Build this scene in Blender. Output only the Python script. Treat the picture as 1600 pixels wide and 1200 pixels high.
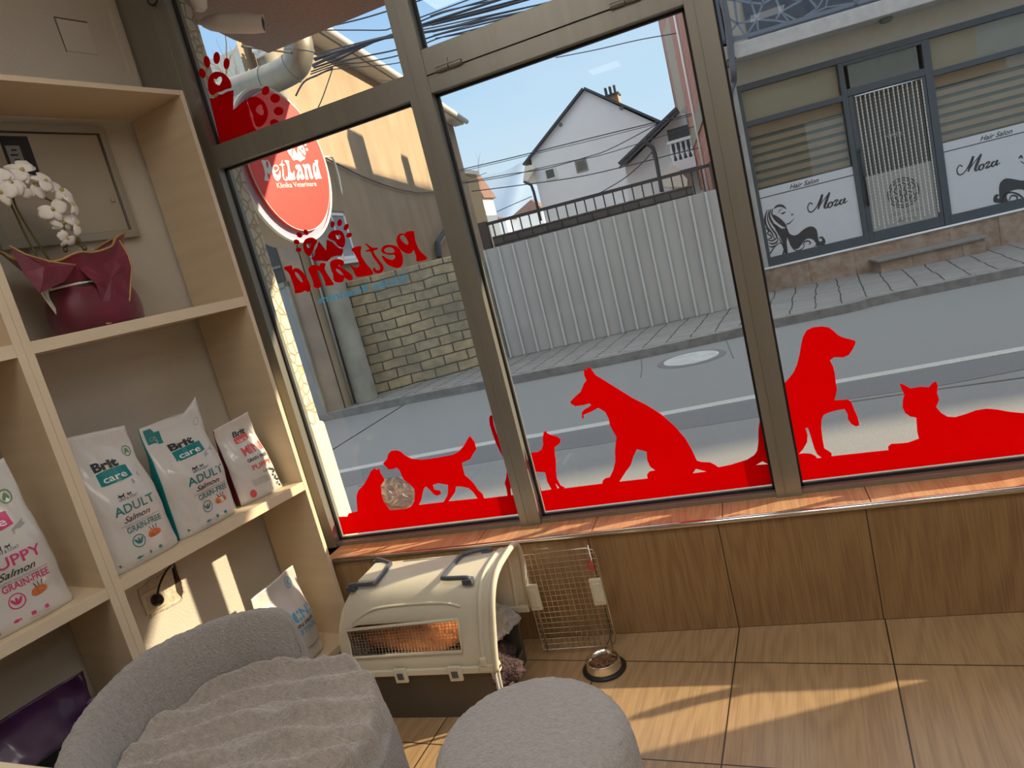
import bpy, bmesh, math, random
import numpy as np
from math import sin, cos, tan, radians, degrees, pi, sqrt, atan2
from mathutils import Vector, Matrix, noise
from mathutils.geometry import tessellate_polygon

for _o in list(bpy.data.objects):
    bpy.data.objects.remove(_o, do_unlink=True)
SC = bpy.context.scene
COL = SC.collection

# ---------------------------------------------------------------- camera
# the room frame: x along the shop window (right), y out to the street, z up;
# y = 0 is the face of the knee wall, the panes stand at y = G
F_PX = 1090.38
RM = np.array([[0.92593237, -0.17322078, -0.33562451],
               [0.28981304, -0.24397412, 0.92546477],
               [-0.24219342, -0.95418614, -0.17570189]])   # rows X, Y, Z seen in the camera (right, down, forward)
CP = np.array([0.0, -2.38676, 1.5])
cam = bpy.data.cameras.new('camera')
cam.sensor_fit = 'HORIZONTAL'
cam.sensor_width = 36.0
cam.lens = 36.0 * F_PX / 1600.0
cam.clip_start = 0.05
cam.clip_end = 2000
CAM = bpy.data.objects.new('camera', cam)
COL.objects.link(CAM)
_m = Matrix([[RM[i][0], -RM[i][1], -RM[i][2]] for i in range(3)]).to_4x4()
_m.translation = Vector(CP)
CAM.matrix_world = _m
SC.camera = CAM

# ---------------------------------------------------------------- light
SUN_AZ, SUN_EL = radians(20.0), radians(25.0)
SUN_S = 10.5
SKY_S = 1.0
PANEL_L = 3.0            # small square lamps at the back
FILL_PANEL_L = 7.5          # long unseen lamps added to brighten the room
SC.view_settings.view_transform = 'Standard'
SC.view_settings.look = 'None'
SC.view_settings.gamma = 1.0
SC.view_settings.exposure = 0.0
SC.view_settings.use_curve_mapping = False

world = bpy.data.worlds.new('sky')
SC.world = world
world.use_nodes = True
nt = world.node_tree
nt.nodes.clear()
n_out = nt.nodes.new('ShaderNodeOutputWorld')
n_bg = nt.nodes.new('ShaderNodeBackground')
n_tc = nt.nodes.new('ShaderNodeTexCoord')
n_sep = nt.nodes.new('ShaderNodeSeparateXYZ')
n_ramp = nt.nodes.new('ShaderNodeValToRGB')
n_cl = nt.nodes.new('ShaderNodeTexNoise')
n_mx = nt.nodes.new('ShaderNodeMixRGB')
n_clr = nt.nodes.new('ShaderNodeValToRGB')
n_map = nt.nodes.new('ShaderNodeMapping')
nt.links.new(n_tc.outputs['Generated'], n_sep.inputs[0])
nt.links.new(n_sep.outputs['Z'], n_ramp.inputs[0])
e = n_ramp.color_ramp.elements
e[0].position = 0.0
e[0].color = (0.74, 0.86, 0.96, 1)
e[1].position = 0.75
e[1].color = (1.75, 1.85, 2.0, 1)      # zenith out of view, brightened to fill street and room
k = n_ramp.color_ramp.elements.new(0.18)
k.color = (0.56, 0.79, 1.0, 1)
k = n_ramp.color_ramp.elements.new(0.38)
k.color = (0.36, 0.61, 0.96, 1)
k = n_ramp.color_ramp.elements.new(0.46)
k.color = (0.34, 0.58, 0.93, 1)
nt.links.new(n_tc.outputs['Generated'], n_map.inputs[0])
n_map.inputs['Scale'].default_value = (1.0, 1.0, 3.0)
n_cl.inputs['Scale'].default_value = 2.2
n_cl.inputs['Detail'].default_value = 6
nt.links.new(n_map.outputs[0], n_cl.inputs['Vector'])
nt.links.new(n_cl.outputs[0], n_clr.inputs[0])
n_clr.color_ramp.elements[0].position = 0.45
n_clr.color_ramp.elements[0].color = (0, 0, 0, 1)
n_clr.color_ramp.elements[1].position = 0.8
n_clr.color_ramp.elements[1].color = (0.45, 0.45, 0.45, 1)
nt.links.new(n_clr.outputs[0], n_mx.inputs[0])
nt.links.new(n_ramp.outputs[0], n_mx.inputs[1])
n_mx.inputs[2].default_value = (0.78, 0.86, 0.95, 1)
nt.links.new(n_mx.outputs[0], n_bg.inputs[0])
n_bg.inputs[1].default_value = SKY_S
nt.links.new(n_bg.outputs[0], n_out.inputs[0])

sl = bpy.data.lights.new('sun', 'SUN')
sl.energy = SUN_S
sl.angle = radians(0.55)
sl.color = (1.0, 0.80, 0.55)
SUN = bpy.data.objects.new('sun', sl)
COL.objects.link(SUN)
_sd = Vector((cos(SUN_AZ) * cos(SUN_EL), sin(SUN_AZ) * cos(SUN_EL), sin(SUN_EL)))
SUN.rotation_euler = _sd.to_track_quat('Z', 'Y').to_euler()
SUN.location = _sd * 30

# ---------------------------------------------------------------- helpers
G = 0.172


def ray(x, y):
    return RM @ np.array([x - 800.0, y - 600.0, F_PX])


def hit(x, y, n, c):
    d = ray(x, y)
    n = np.array(n, float)
    return CP + (c - n @ CP) / (n @ d) * d


class Frame:
    """an upright plane: origin, heading of its horizontal axis; (s, z, off) are metres on it"""
    def __init__(s, o, ang):
        s.o = np.array([o[0], o[1], 0.0])
        a = radians(ang)
        s.d = np.array([cos(a), sin(a), 0.0])
        s.n = np.array([-sin(a), cos(a), 0.0])

    def at(s, u, z, off=0.0):
        p = s.o + s.d * u + s.n * off
        return Vector((p[0], p[1], z))

    def px(s, x, y, off=0.0):
        p = hit(x, y, s.n, s.n @ s.o + off)
        return (float((p - s.o) @ s.d), float(p[2]))

    def P(s, x, y, off=0.0):
        return Vector(hit(x, y, s.n, s.n @ s.o + off))


def ground(x, y, z=0.0):
    return Vector(hit(x, y, (0, 0, 1), z))


GL = Frame((0, G), 0)                       # the panes


def tr(s, ox, oy, k):
    return [(ox + float(a.split(',')[0]) / k, oy + float(a.split(',')[1]) / k) for a in s.split()]


def tag(o, label=None, cat=None, group=None, kind=None):
    if label:
        o['label'] = label
    if cat:
        o['category'] = cat
    if group:
        o['group'] = group
    if kind:
        o['kind'] = kind
    return o


def thing(name, label, cat, loc=(0, 0, 0), group=None):
    o = bpy.data.objects.new(name, None)
    o.empty_display_size = 0.05
    COL.objects.link(o)
    o.location = loc
    return tag(o, label, cat, group)


class MB:
    """collects shapes in world coordinates and links them as one mesh object"""
    def __init__(s):
        s.v = []
        s.f = []
        s.m = []
        s.mi = 0

    def add(s, vs, fs, mi=None):
        b = len(s.v)
        s.v += [Vector(p) for p in vs]
        s.f += [tuple(b + i for i in f) for f in fs]
        s.m += [s.mi if mi is None else mi] * len(fs)
        return s

    def hexa(s, p, mi=None):
        """8 points: bottom ring 0-3, top ring 4-7"""
        return s.add(p, [(3, 2, 1, 0), (4, 5, 6, 7), (0, 1, 5, 4), (1, 2, 6, 5), (2, 3, 7, 6), (3, 0, 4, 7)], mi)

    def box(s, x0, x1, y0, y1, z0, z1, mi=None):
        return s.hexa([(x0, y0, z0), (x1, y0, z0), (x1, y1, z0), (x0, y1, z0),
                       (x0, y0, z1), (x1, y0, z1), (x1, y1, z1), (x0, y1, z1)], mi)

    def fbox(s, fr, u0, u1, z0, z1, o0, o1, mi=None):
        p = [fr.at(u0, z0, o0), fr.at(u1, z0, o0), fr.at(u1, z0, o1), fr.at(u0, z0, o1),
             fr.at(u0, z1, o0), fr.at(u1, z1, o0), fr.at(u1, z1, o1), fr.at(u0, z1, o1)]
        return s.hexa(p, mi)

    def prism(s, loops, vec, mi=None):
        """loops: outer ring then holes, 3-D points; extruded along vec"""
        loops = [[Vector(p) for p in l] for l in loops]
        tris = tessellate_polygon(loops)
        flat = [p for l in loops for p in l]
        n = len(flat)
        vec = Vector(vec)
        vs = flat + [p + vec for p in flat]
        fs = [tuple(t) for t in tris] + [tuple(i + n for i in reversed(t)) for t in tris]
        b = 0
        for l in loops:
            k = len(l)
            for i in range(k):
                j = (i + 1) % k
                fs.append((b + i, b + j, b + j + n, b + i + n))
            b += k
        return s.add(vs, fs, mi)

    def tube(s, pts, r, seg=8, cap=True, mi=None, closed=False):
        pts = [Vector(p) for p in pts]
        n = len(pts)
        rs = r if isinstance(r, (list, tuple)) else [r] * n
        vs, fs = [], []
        prev = None
        for i, p in enumerate(pts):
            if closed:
                t = pts[(i + 1) % n] - pts[i - 1]
            else:
                t = pts[min(i + 1, n - 1)] - pts[max(i - 1, 0)]
            if t.length < 1e-9:
                t = Vector((0, 0, 1))
            t.normalize()
            if prev is None:
                a = Vector((0, 0, 1)) if abs(t.z) < 0.9 else Vector((1, 0, 0))
                u = t.cross(a).normalized()
            else:
                u = (prev - t * prev.dot(t))
                u = u.normalized() if u.length > 1e-6 else t.orthogonal().normalized()
            prev = u
            w = t.cross(u)
            for q in range(seg):
                an = 2 * pi * q / seg
                vs.append(p + (u * cos(an) + w * sin(an)) * rs[i])
        m = n if closed else n - 1
        for i in range(m):
            i2 = (i + 1) % n
            for q in range(seg):
                q2 = (q + 1) % seg
                fs.append((i * seg + q, i * seg + q2, i2 * seg + q2, i2 * seg + q))
        if cap and not closed:
            fs.append(tuple(reversed(range(seg))))
            fs.append(tuple((n - 1) * seg + q for q in range(seg)))
        return s.add(vs, fs, mi)

    def lathe(s, prof, c, seg=32, mi=None, axis=None, sx=1, sy=1):
        """prof: (radius, height) pairs; axis: optional 3x3 frame"""
        vs, fs = [], []
        c = Vector(c)
        for r, h in prof:
            for q in range(seg):
                a = 2 * pi * q / seg
                v = Vector((r * cos(a) * sx, r * sin(a) * sy, h))
                if axis is not None:
                    v = axis @ v
                vs.append(c + v)
        for i in range(len(prof) - 1):
            for q in range(seg):
                q2 = (q + 1) % seg
                fs.append((i * seg + q, i * seg + q2, (i + 1) * seg + q2, (i + 1) * seg + q))
        if prof[0][0] > 1e-6:
            fs.append(tuple(reversed(range(seg))))
        if prof[-1][0] > 1e-6:
            fs.append(tuple((len(prof) - 1) * seg + q for q in range(seg)))
        return s.add(vs, fs, mi)

    def grid(s, fn, nu, nv, closed_u=False, mi=None, flip=False):
        vs = [fn(i / (nu if closed_u else nu - 1), j / (nv - 1)) for j in range(nv) for i in range(nu)]
        fs = []
        for j in range(nv - 1):
            for i in range(nu if closed_u else nu - 1):
                i2 = (i + 1) % nu
                q = (j * nu + i, j * nu + i2, (j + 1) * nu + i2, (j + 1) * nu + i)
                fs.append(tuple(reversed(q)) if flip else q)
        return s.add(vs, fs, mi)

    def build(s, name, mats, parent=None, smooth=False, bevel=0.0, subsurf=0, segs=2, weld=True):
        me = bpy.data.meshes.new(name)
        org = Vector((0, 0, 0))
        if parent is None and s.v:
            lo = Vector([min(p[i] for p in s.v) for i in range(3)])
            hi = Vector([max(p[i] for p in s.v) for i in range(3)])
            org = (lo + hi) / 2
            org.z = lo.z
        me.from_pydata([tuple(p - org) for p in s.v], [], s.f)
        if not isinstance(mats, (list, tuple)):
            mats = [mats]
        for m in mats:
            me.materials.append(m)
        for p, mi in zip(me.polygons, s.m):
            p.material_index = mi
        bm = bmesh.new()
        bm.from_mesh(me)
        if weld:
            bmesh.ops.remove_doubles(bm, verts=bm.verts, dist=1e-5)
        bmesh.ops.recalc_face_normals(bm, faces=bm.faces)
        bm.to_mesh(me)
        bm.free()
        if smooth:
            me.polygons.foreach_set('use_smooth', [True] * len(me.polygons))
            if smooth == 'auto':
                me.set_sharp_from_angle(angle=radians(38))
        me.update()
        o = bpy.data.objects.new(name, me)
        COL.objects.link(o)
        o.location = org
        if parent is not None:
            o.parent = parent
            pm = parent_world(parent)
            o.matrix_parent_inverse = pm.inverted()
        if bevel:
            b = o.modifiers.new('bevel', 'BEVEL')
            b.width = bevel
            b.segments = segs
            b.limit_method = 'ANGLE'
            b.angle_limit = radians(35)
        if subsurf:
            b = o.modifiers.new('subsurf', 'SUBSURF')
            b.levels = subsurf
            b.render_levels = subsurf
        return o


def parent_world(p):
    m = Matrix.Translation(p.location)
    if p.parent is not None:
        return parent_world(p.parent) @ p.matrix_parent_inverse @ m
    return m


def struct(o, kind='structure'):
    o['kind'] = kind
    return o


def copy_tree(o, parent=None):
    c = o.copy()
    COL.objects.link(c)
    if parent is not None:
        c.parent = parent
    for ch in [x for x in bpy.data.objects if x.parent == o]:
        copy_tree(ch, c)
    return c


def catmull(p, n=8, closed=False):
    p = [Vector(q) for q in p]
    out = []
    m = len(p)
    for i in range(m if closed else m - 1):
        a = p[i - 1] if (closed or i > 0) else p[0]
        b = p[i]
        c = p[(i + 1) % m]
        d = p[(i + 2) % m] if (closed or i + 2 < m) else p[-1]
        for t in range(n):
            t /= n
            out.append(0.5 * ((2 * b) + (c - a) * t + (2 * a - 5 * b + 4 * c - d) * t * t + (3 * b - a - 3 * c + d) * t ** 3))
    if not closed:
        out.append(p[-1])
    return out


def smooth_loop(p, n=3):
    q = catmull([(a[0], a[1], 0) for a in p], n, True)
    return [(v.x, v.y) for v in q]


_text_cache = {}


def text2d(body, shear=0.0, bold=0.0, res=3):
    """vertices and faces of a line of text, cap height about 0.7, in 2-D"""
    key = (body, shear, bold)
    if key in _text_cache:
        return _text_cache[key]
    cu = bpy.data.curves.new('t', 'FONT')
    cu.body = body
    cu.size = 1.0
    cu.shear = shear
    cu.offset = bold
    cu.resolution_u = res
    ob = bpy.data.objects.new('t', cu)
    COL.objects.link(ob)
    dg = bpy.context.evaluated_depsgraph_get()
    dg.update()
    me = bpy.data.meshes.new_from_object(ob.evaluated_get(dg))
    vs = [(v.co.x, v.co.y) for v in me.vertices]
    fs = [tuple(p.vertices) for p in me.polygons]
    bpy.data.objects.remove(ob, do_unlink=True)
    bpy.data.curves.remove(cu)
    bpy.data.meshes.remove(me)
    x0 = min(v[0] for v in vs)
    x1 = max(v[0] for v in vs)
    vs = [(v[0] - x0, v[1]) for v in vs]
    _text_cache[key] = (vs, fs, x1 - x0)
    return _text_cache[key]


def put_text(mb, body, fn, x, y, h, w=None, shear=0.0, bold=0.0, anchor='l', mi=None, rot=0.0, mirror=False):
    """fn maps sheet coordinates (x, y) to 3-D; h = cap height, w = total width if forced"""
    vs, fs, wd = text2d(body, shear, bold)
    sy = h / 0.7
    sx = (w / wd) if w else sy
    W = wd * sx
    ox = {'l': 0, 'c': -W / 2, 'r': -W}[anchor]
    pts = []
    for a, b in vs:
        u, v = a * sx + ox, b * sy
        if mirror:
            u = -u
        if rot:
            u, v = u * cos(rot) - v * sin(rot), u * sin(rot) + v * cos(rot)
        pts.append(fn(x + u, y + v))
    mb.add(pts, fs, mi)


def ribbon(mb, pts, wid, fn, n=6, mi=None):
    """a brush stroke: pts (x, y), wid one width per point, mapped through fn"""
    c = catmull([(p[0], p[1], w) for p, w in zip(pts, wid)], n)
    vs = []
    for i, p in enumerate(c):
        t = c[min(i + 1, len(c) - 1)] - c[max(i - 1, 0)]
        l = sqrt(t.x * t.x + t.y * t.y) or 1
        nx, ny = -t.y / l, t.x / l
        w = max(p.z, 0) / 2
        vs.append(fn(p.x + nx * w, p.y + ny * w))
        vs.append(fn(p.x - nx * w, p.y - ny * w))
    fs = [(2 * i, 2 * i + 1, 2 * i + 3, 2 * i + 2) for i in range(len(c) - 1)]
    mb.add(vs, fs, mi)


def poly2d(mb, loops, fn, mi=None):
    loops3 = [[Vector((p[0], p[1], 0)) for p in l] for l in loops]
    tris = tessellate_polygon(loops3)
    flat = [p for l in loops for p in l]
    mb.add([fn(p[0], p[1]) for p in flat], [tuple(t) for t in tris], mi)


def ell(cx, cy, rx, ry, rot=0.0, n=20):
    r = radians(rot)
    out = []
    for i in range(n):
        a = 2 * pi * i / n
        x, y = rx * cos(a), ry * sin(a)
        out.append((cx + x * cos(r) - y * sin(r), cy + x * sin(r) + y * cos(r)))
    return out


# ---------------------------------------------------------------- materials
def mat(name, col, rough=0.6, metal=0.0, var=0.0, scale=8.0, bump=0.0, bscale=60.0, spec=0.5, sheen=0.0,
        trans=0.0, coat=0.0, emit=None, es=0.0, stretch=None, detail=5.0):
    m = bpy.data.materials.new(name)
    m.use_nodes = True
    nt = m.node_tree
    b = nt.nodes['Principled BSDF']
    b.inputs['Roughness'].default_value = rough
    b.inputs['Metallic'].default_value = metal
    b.inputs['Specular IOR Level'].default_value = spec
    if sheen:
        b.inputs['Sheen Weight'].default_value = sheen
        b.inputs['Sheen Roughness'].default_value = 0.5
    if coat:
        b.inputs['Coat Weight'].default_value = coat
        b.inputs['Coat Roughness'].default_value = 0.12
    if emit:
        b.inputs['Emission Color'].default_value = (*emit, 1)
        b.inputs['Emission Strength'].default_value = es
    tc = nt.nodes.new('ShaderNodeTexCoord')
    mp = nt.nodes.new('ShaderNodeMapping')
    nt.links.new(tc.outputs['Object'], mp.inputs[0])
    if stretch:
        mp.inputs['Scale'].default_value = stretch
    no = nt.nodes.new('ShaderNodeTexNoise')
    no.inputs['Scale'].default_value = scale
    no.inputs['Detail'].default_value = detail
    nt.links.new(mp.outputs[0], no.inputs['Vector'])
    rp = nt.nodes.new('ShaderNodeValToRGB')
    lo = [max(c * (1 - var), 0) for c in col]
    hi = [min(c * (1 + var), 1) for c in col]
    rp.color_ramp.elements[0].position = 0.3
    rp.color_ramp.elements[0].color = (*lo, 1)
    rp.color_ramp.elements[1].position = 0.7
    rp.color_ramp.elements[1].color = (*hi, 1)
    nt.links.new(no.outputs[0], rp.inputs[0])
    nt.links.new(rp.outputs[0], b.inputs['Base Color'])
    if bump:
        n2 = nt.nodes.new('ShaderNodeTexNoise')
        n2.inputs['Scale'].default_value = bscale
        n2.inputs['Detail'].default_value = 4
        nt.links.new(mp.outputs[0], n2.inputs['Vector'])
        bp = nt.nodes.new('ShaderNodeBump')
        bp.inputs['Strength'].default_value = bump
        bp.inputs['Distance'].default_value = 0.01
        nt.links.new(n2.outputs[0], bp.inputs['Height'])
        nt.links.new(bp.outputs[0], b.inputs['Normal'])
    return m


def N(m, t, **kw):
    n = m.node_tree.nodes.new(t)
    for a, v in kw.items():
        setattr(n, a, v)
    return n


def lk(m, a, b):
    m.node_tree.links.new(a, b)


def uvproj(o, fr):
    """UV in metres along an upright frame's axes (horizontal s, height z)"""
    me = o.data
    uv = me.uv_layers.new(name='m') if not me.uv_layers else me.uv_layers[0]
    mw = Matrix.Translation(o.location)
    d, org = Vector(fr.d), Vector(fr.o)
    for l in me.loops:
        p = mw @ me.vertices[l.vertex_index].co
        uv.data[l.index].uv = ((p - org).dot(d), p.z)


def brick_mat(name, c1, c2, mortar, bw, bh, ms=0.01, rough=0.85, bump=0.5, noise_scale=6, stain=None, stain_amt=0.5, offset=0.5, var=0.35, uv=True, rot=0.0, swirl=0.0, stainscale=1.2):
    m = bpy.data.materials.new(name)
    m.use_nodes = True
    b = m.node_tree.nodes['Principled BSDF']
    b.inputs['Roughness'].default_value = rough
    tc = N(m, 'ShaderNodeTexCoord')
    mp = N(m, 'ShaderNodeMapping')
    mp.inputs['Rotation'].default_value = (0, 0, rot)
    lk(m, tc.outputs['UV' if uv else 'Object'], mp.inputs[0])
    src = mp.outputs[0]
    if swirl:
        nz = N(m, 'ShaderNodeTexNoise')
        nz.inputs['Scale'].default_value = 2.5
        lk(m, src, nz.inputs['Vector'])
        vm = N(m, 'ShaderNodeVectorMath', operation='MULTIPLY_ADD')
        lk(m, nz.outputs['Color'], vm.inputs[0])
        vm.inputs[1].default_value = (swirl, swirl, 0)
        lk(m, src, vm.inputs[2])
        src = vm.outputs[0]
    br = N(m, 'ShaderNodeTexBrick')
    br.inputs['Scale'].default_value = 1.0
    br.inputs['Brick Width'].default_value = bw
    br.inputs['Row Height'].default_value = bh
    br.inputs['Mortar Size'].default_value = ms
    br.inputs['Mortar Smooth'].default_value = 0.3
    br.inputs['Color1'].default_value = (*c1, 1)
    br.inputs['Color2'].default_value = (*c2, 1)
    br.inputs['Mortar'].default_value = (*mortar, 1)
    br.offset = offset
    lk(m, src, br.inputs['Vector'])
    no = N(m, 'ShaderNodeTexNoise')
    no.inputs['Scale'].default_value = noise_scale
    no.inputs['Detail'].default_value = 8
    lk(m, src, no.inputs['Vector'])
    rp = N(m, 'ShaderNodeValToRGB')
    rp.color_ramp.elements[0].position = 0.3
    rp.color_ramp.elements[0].color = (1 - var, 1 - var, 1 - var, 1)
    rp.color_ramp.elements[1].position = 0.7
    rp.color_ramp.elements[1].color = (1, 1, 1, 1)
    lk(m, no.outputs[0], rp.inputs[0])
    mx = N(m, 'ShaderNodeMixRGB', blend_type='MULTIPLY')
    mx.inputs[0].default_value = 1
    lk(m, br.outputs['Color'], mx.inputs[1])
    lk(m, rp.outputs[0], mx.inputs[2])
    out = mx.outputs[0]
    if stain:
        n3 = N(m, 'ShaderNodeTexNoise')
        n3.inputs['Scale'].default_value = stainscale
        n3.inputs['Detail'].default_value = 5
        lk(m, src, n3.inputs['Vector'])
        r3 = N(m, 'ShaderNodeValToRGB')
        r3.color_ramp.elements[0].position = 0.42
        r3.color_ramp.elements[0].color = (0, 0, 0, 1)
        r3.color_ramp.elements[1].position = 0.62
        r3.color_ramp.elements[1].color = (stain_amt, stain_amt, stain_amt, 1)
        lk(m, n3.outputs[0], r3.inputs[0])
        m3 = N(m, 'ShaderNodeMixRGB')
        lk(m, r3.outputs[0], m3.inputs[0])
        lk(m, out, m3.inputs[1])
        m3.inputs[2].default_value = (*stain, 1)
        out = m3.outputs[0]
    lk(m, out, b.inputs['Base Color'])
    bp = N(m, 'ShaderNodeBump')
    bp.inputs['Strength'].default_value = bump
    bp.inputs['Distance'].default_value = 0.01
    inv = N(m, 'ShaderNodeMath', operation='SUBTRACT')
    inv.inputs[0].default_value = 1
    lk(m, br.outputs['Fac'], inv.inputs[1])
    lk(m, inv.outputs[0], bp.inputs['Height'])
    lk(m, bp.outputs[0], b.inputs['Normal'])
    return m


def wood_tile_mat(name, base, dark, tw, th, gap, joint, vertical=False, off=(0, 0), rough=0.35, uv=True, offset=0.0, grain=1.0):
    """porcelain tiles with printed wood grain; grain runs along v"""
    m = bpy.data.materials.new(name)
    m.use_nodes = True
    b = m.node_tree.nodes['Principled BSDF']
    b.inputs['Roughness'].default_value = rough
    tc = N(m, 'ShaderNodeTexCoord')
    mp = N(m, 'ShaderNodeMapping')
    mp.inputs['Location'].default_value = (off[0], off[1], 0)
    lk(m, tc.outputs['UV'], mp.inputs[0])
    br = N(m, 'ShaderNodeTexBrick')
    br.inputs['Scale'].default_value = 1.0
    br.inputs['Brick Width'].default_value = tw
    br.inputs['Row Height'].default_value = th
    br.inputs['Mortar Size'].default_value = gap
    br.inputs['Mortar Smooth'].default_value = 0.0
    br.inputs['Color1'].default_value = (0.9, 0.9, 0.9, 1)
    br.inputs['Color2'].default_value = (1, 1, 1, 1)
    br.inputs['Mortar'].default_value = (0, 0, 0, 1)
    br.offset = offset
    lk(m, mp.outputs[0], br.inputs['Vector'])
    # cathedral grain: distorted waves stretched along v, shifted a little from tile to tile
    ad = N(m, 'ShaderNodeVectorMath', operation='MULTIPLY_ADD')
    lk(m, br.outputs['Color'], ad.inputs[0])
    ad.inputs[1].default_value = (7.0, 13.0, 0)
    lk(m, mp.outputs[0], ad.inputs[2])
    m2 = N(m, 'ShaderNodeMapping')
    m2.inputs['Scale'].default_value = (1.0, 0.16, 1.0)
    lk(m, ad.outputs[0], m2.inputs[0])
    n0 = N(m, 'ShaderNodeTexNoise')
    n0.inputs['Scale'].default_value = 5.0
    n0.inputs['Detail'].default_value = 1.5
    lk(m, m2.outputs[0], n0.inputs['Vector'])
    w1 = N(m, 'ShaderNodeMath', operation='MULTIPLY')
    lk(m, n0.outputs[0], w1.inputs[0])
    w1.inputs[1].default_value = 70.0
    w2 = N(m, 'ShaderNodeMath', operation='SINE')
    lk(m, w1.outputs[0], w2.inputs[0])
    m3 = N(m, 'ShaderNodeMapping')
    m3.inputs['Scale'].default_value = (160.0, 5.0, 1.0)
    lk(m, ad.outputs[0], m3.inputs[0])
    n1 = N(m, 'ShaderNodeTexNoise')
    n1.inputs['Scale'].default_value = 1.0
    n1.inputs['Detail'].default_value = 3
    lk(m, m3.outputs[0], n1.inputs['Vector'])
    s1 = N(m, 'ShaderNodeMath', operation='MULTIPLY_ADD')
    lk(m, w2.outputs[0], s1.inputs[0])
    s1.inputs[1].default_value = 0.10 * grain
    lk(m, n1.outputs[0], s1.inputs[2])
    rp = N(m, 'ShaderNodeValToRGB')
    rp.color_ramp.elements[0].position = 0.30
    rp.color_ramp.elements[0].color = (*dark, 1)
    rp.color_ramp.elements[1].position = 0.62
    rp.color_ramp.elements[1].color = (*base, 1)
    lk(m, s1.outputs[0], rp.inputs[0])
    mx = N(m, 'ShaderNodeMixRGB')
    lk(m, br.outputs['Fac'], mx.inputs[0])
    lk(m, rp.outputs[0], mx.inputs[1])
    mx.inputs[2].default_value = (*joint, 1)
    lk(m, mx.outputs[0], b.inputs['Base Color'])
    return m


def vinyl_mat(name, col, tl=0.45):
    m = bpy.data.materials.new(name)
    m.use_nodes = True
    t = m.node_tree
    t.nodes.clear()
    o = t.nodes.new('ShaderNodeOutputMaterial')
    d = t.nodes.new('ShaderNodeBsdfDiffuse')
    r = t.nodes.new('ShaderNodeBsdfTranslucent')
    x = t.nodes.new('ShaderNodeMixShader')
    no = t.nodes.new('ShaderNodeTexNoise')
    no.inputs['Scale'].default_value = 3
    rp = t.nodes.new('ShaderNodeValToRGB')
    rp.color_ramp.elements[0].color = (*[c * 0.92 for c in col], 1)
    rp.color_ramp.elements[1].color = (*col, 1)
    t.links.new(no.outputs[0], rp.inputs[0])
    t.links.new(rp.outputs[0], d.inputs[0])
    t.links.new(rp.outputs[0], r.inputs[0])
    x.inputs[0].default_value = tl
    t.links.new(d.outputs[0], x.inputs[1])
    t.links.new(r.outputs[0], x.inputs[2])
    t.links.new(x.outputs[0], o.inputs[0])
    return m


def glass_mat(name, tint=(0.97, 0.985, 0.98), refl=0.05):
    m = bpy.data.materials.new(name)
    m.use_nodes = True
    t = m.node_tree
    t.nodes.clear()
    o = t.nodes.new('ShaderNodeOutputMaterial')
    tr_ = t.nodes.new('ShaderNodeBsdfTransparent')
    tr_.inputs[0].default_value = (*tint, 1)
    gl = t.nodes.new('ShaderNodeBsdfGlossy')
    gl.inputs['Roughness'].default_value = 0.0
    # Schlick reflectance from the angle to the face, the same from both sides
    ge = t.nodes.new('ShaderNodeNewGeometry')
    dt = t.nodes.new('ShaderNodeVectorMath')
    dt.operation = 'DOT_PRODUCT'
    t.links.new(ge.outputs['Normal'], dt.inputs[0])
    t.links.new(ge.outputs['Incoming'], dt.inputs[1])
    ab = t.nodes.new('ShaderNodeMath')
    ab.operation = 'ABSOLUTE'
    t.links.new(dt.outputs['Value'], ab.inputs[0])
    om = t.nodes.new('ShaderNodeMath')
    om.operation = 'SUBTRACT'
    om.inputs[0].default_value = 1.0
    t.links.new(ab.outputs[0], om.inputs[1])
    pw = t.nodes.new('ShaderNodeMath')
    pw.operation = 'POWER'
    t.links.new(om.outputs[0], pw.inputs[0])
    pw.inputs[1].default_value = 5.0
    ml = t.nodes.new('ShaderNodeMath')
    ml.operation = 'MULTIPLY_ADD'
    t.links.new(pw.outputs[0], ml.inputs[0])
    ml.inputs[1].default_value = 1.0 - refl
    ml.inputs[2].default_value = refl
    x = t.nodes.new('ShaderNodeMixShader')
    t.links.new(ml.outputs[0], x.inputs[0])
    t.links.new(tr_.outputs[0], x.inputs[1])
    t.links.new(gl.outputs[0], x.inputs[2])
    t.links.new(x.outputs[0], o.inputs[0])
    return m


def srgb(r, g, b):
    f = lambda c: (c / 255 / 12.92) if c / 255 <= 0.04045 else ((c / 255 + 0.055) / 1.055) ** 2.4
    return (f(r), f(g), f(b))


M = {}
M['plaster'] = mat('plaster', (0.60, 0.55, 0.47), 0.9, var=0.05, scale=3, bump=0.35, bscale=160)
M['ceiling'] = mat('ceiling_paint', (0.8, 0.79, 0.76), 0.9, var=0.03)
M['board'] = mat('cream_board', (0.70, 0.56, 0.38), 0.45, var=0.05, scale=2, stretch=(1, 1, 12))
M['edge'] = mat('cream_edging', (0.74, 0.62, 0.45), 0.4, var=0.04)
M['alu'] = mat('anodised_aluminium', (0.29, 0.28, 0.245), 0.38, metal=0.55, var=0.06, scale=30, stretch=(1, 1, 0.05))
M['gasket'] = mat('black_rubber', (0.012, 0.012, 0.012), 0.5)
M['glass'] = glass_mat('window_glass', refl=0.02)
M['red'] = vinyl_mat('red_vinyl', (0.95, 0.004, 0.006), 0.62)
M['darkred'] = vinyl_mat('deep_red_vinyl', (0.78, 0.003, 0.008), 0.5)
M['blue'] = vinyl_mat('light_blue_vinyl', (0.10, 0.52, 0.85), 0.5)
M['steel'] = mat('polished_steel', (0.75, 0.73, 0.68), 0.18, metal=1.0)
M['black'] = mat('black_plastic', (0.015, 0.015, 0.017), 0.4)
M['white'] = mat('white_plastic', (0.78, 0.77, 0.73), 0.4)
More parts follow.
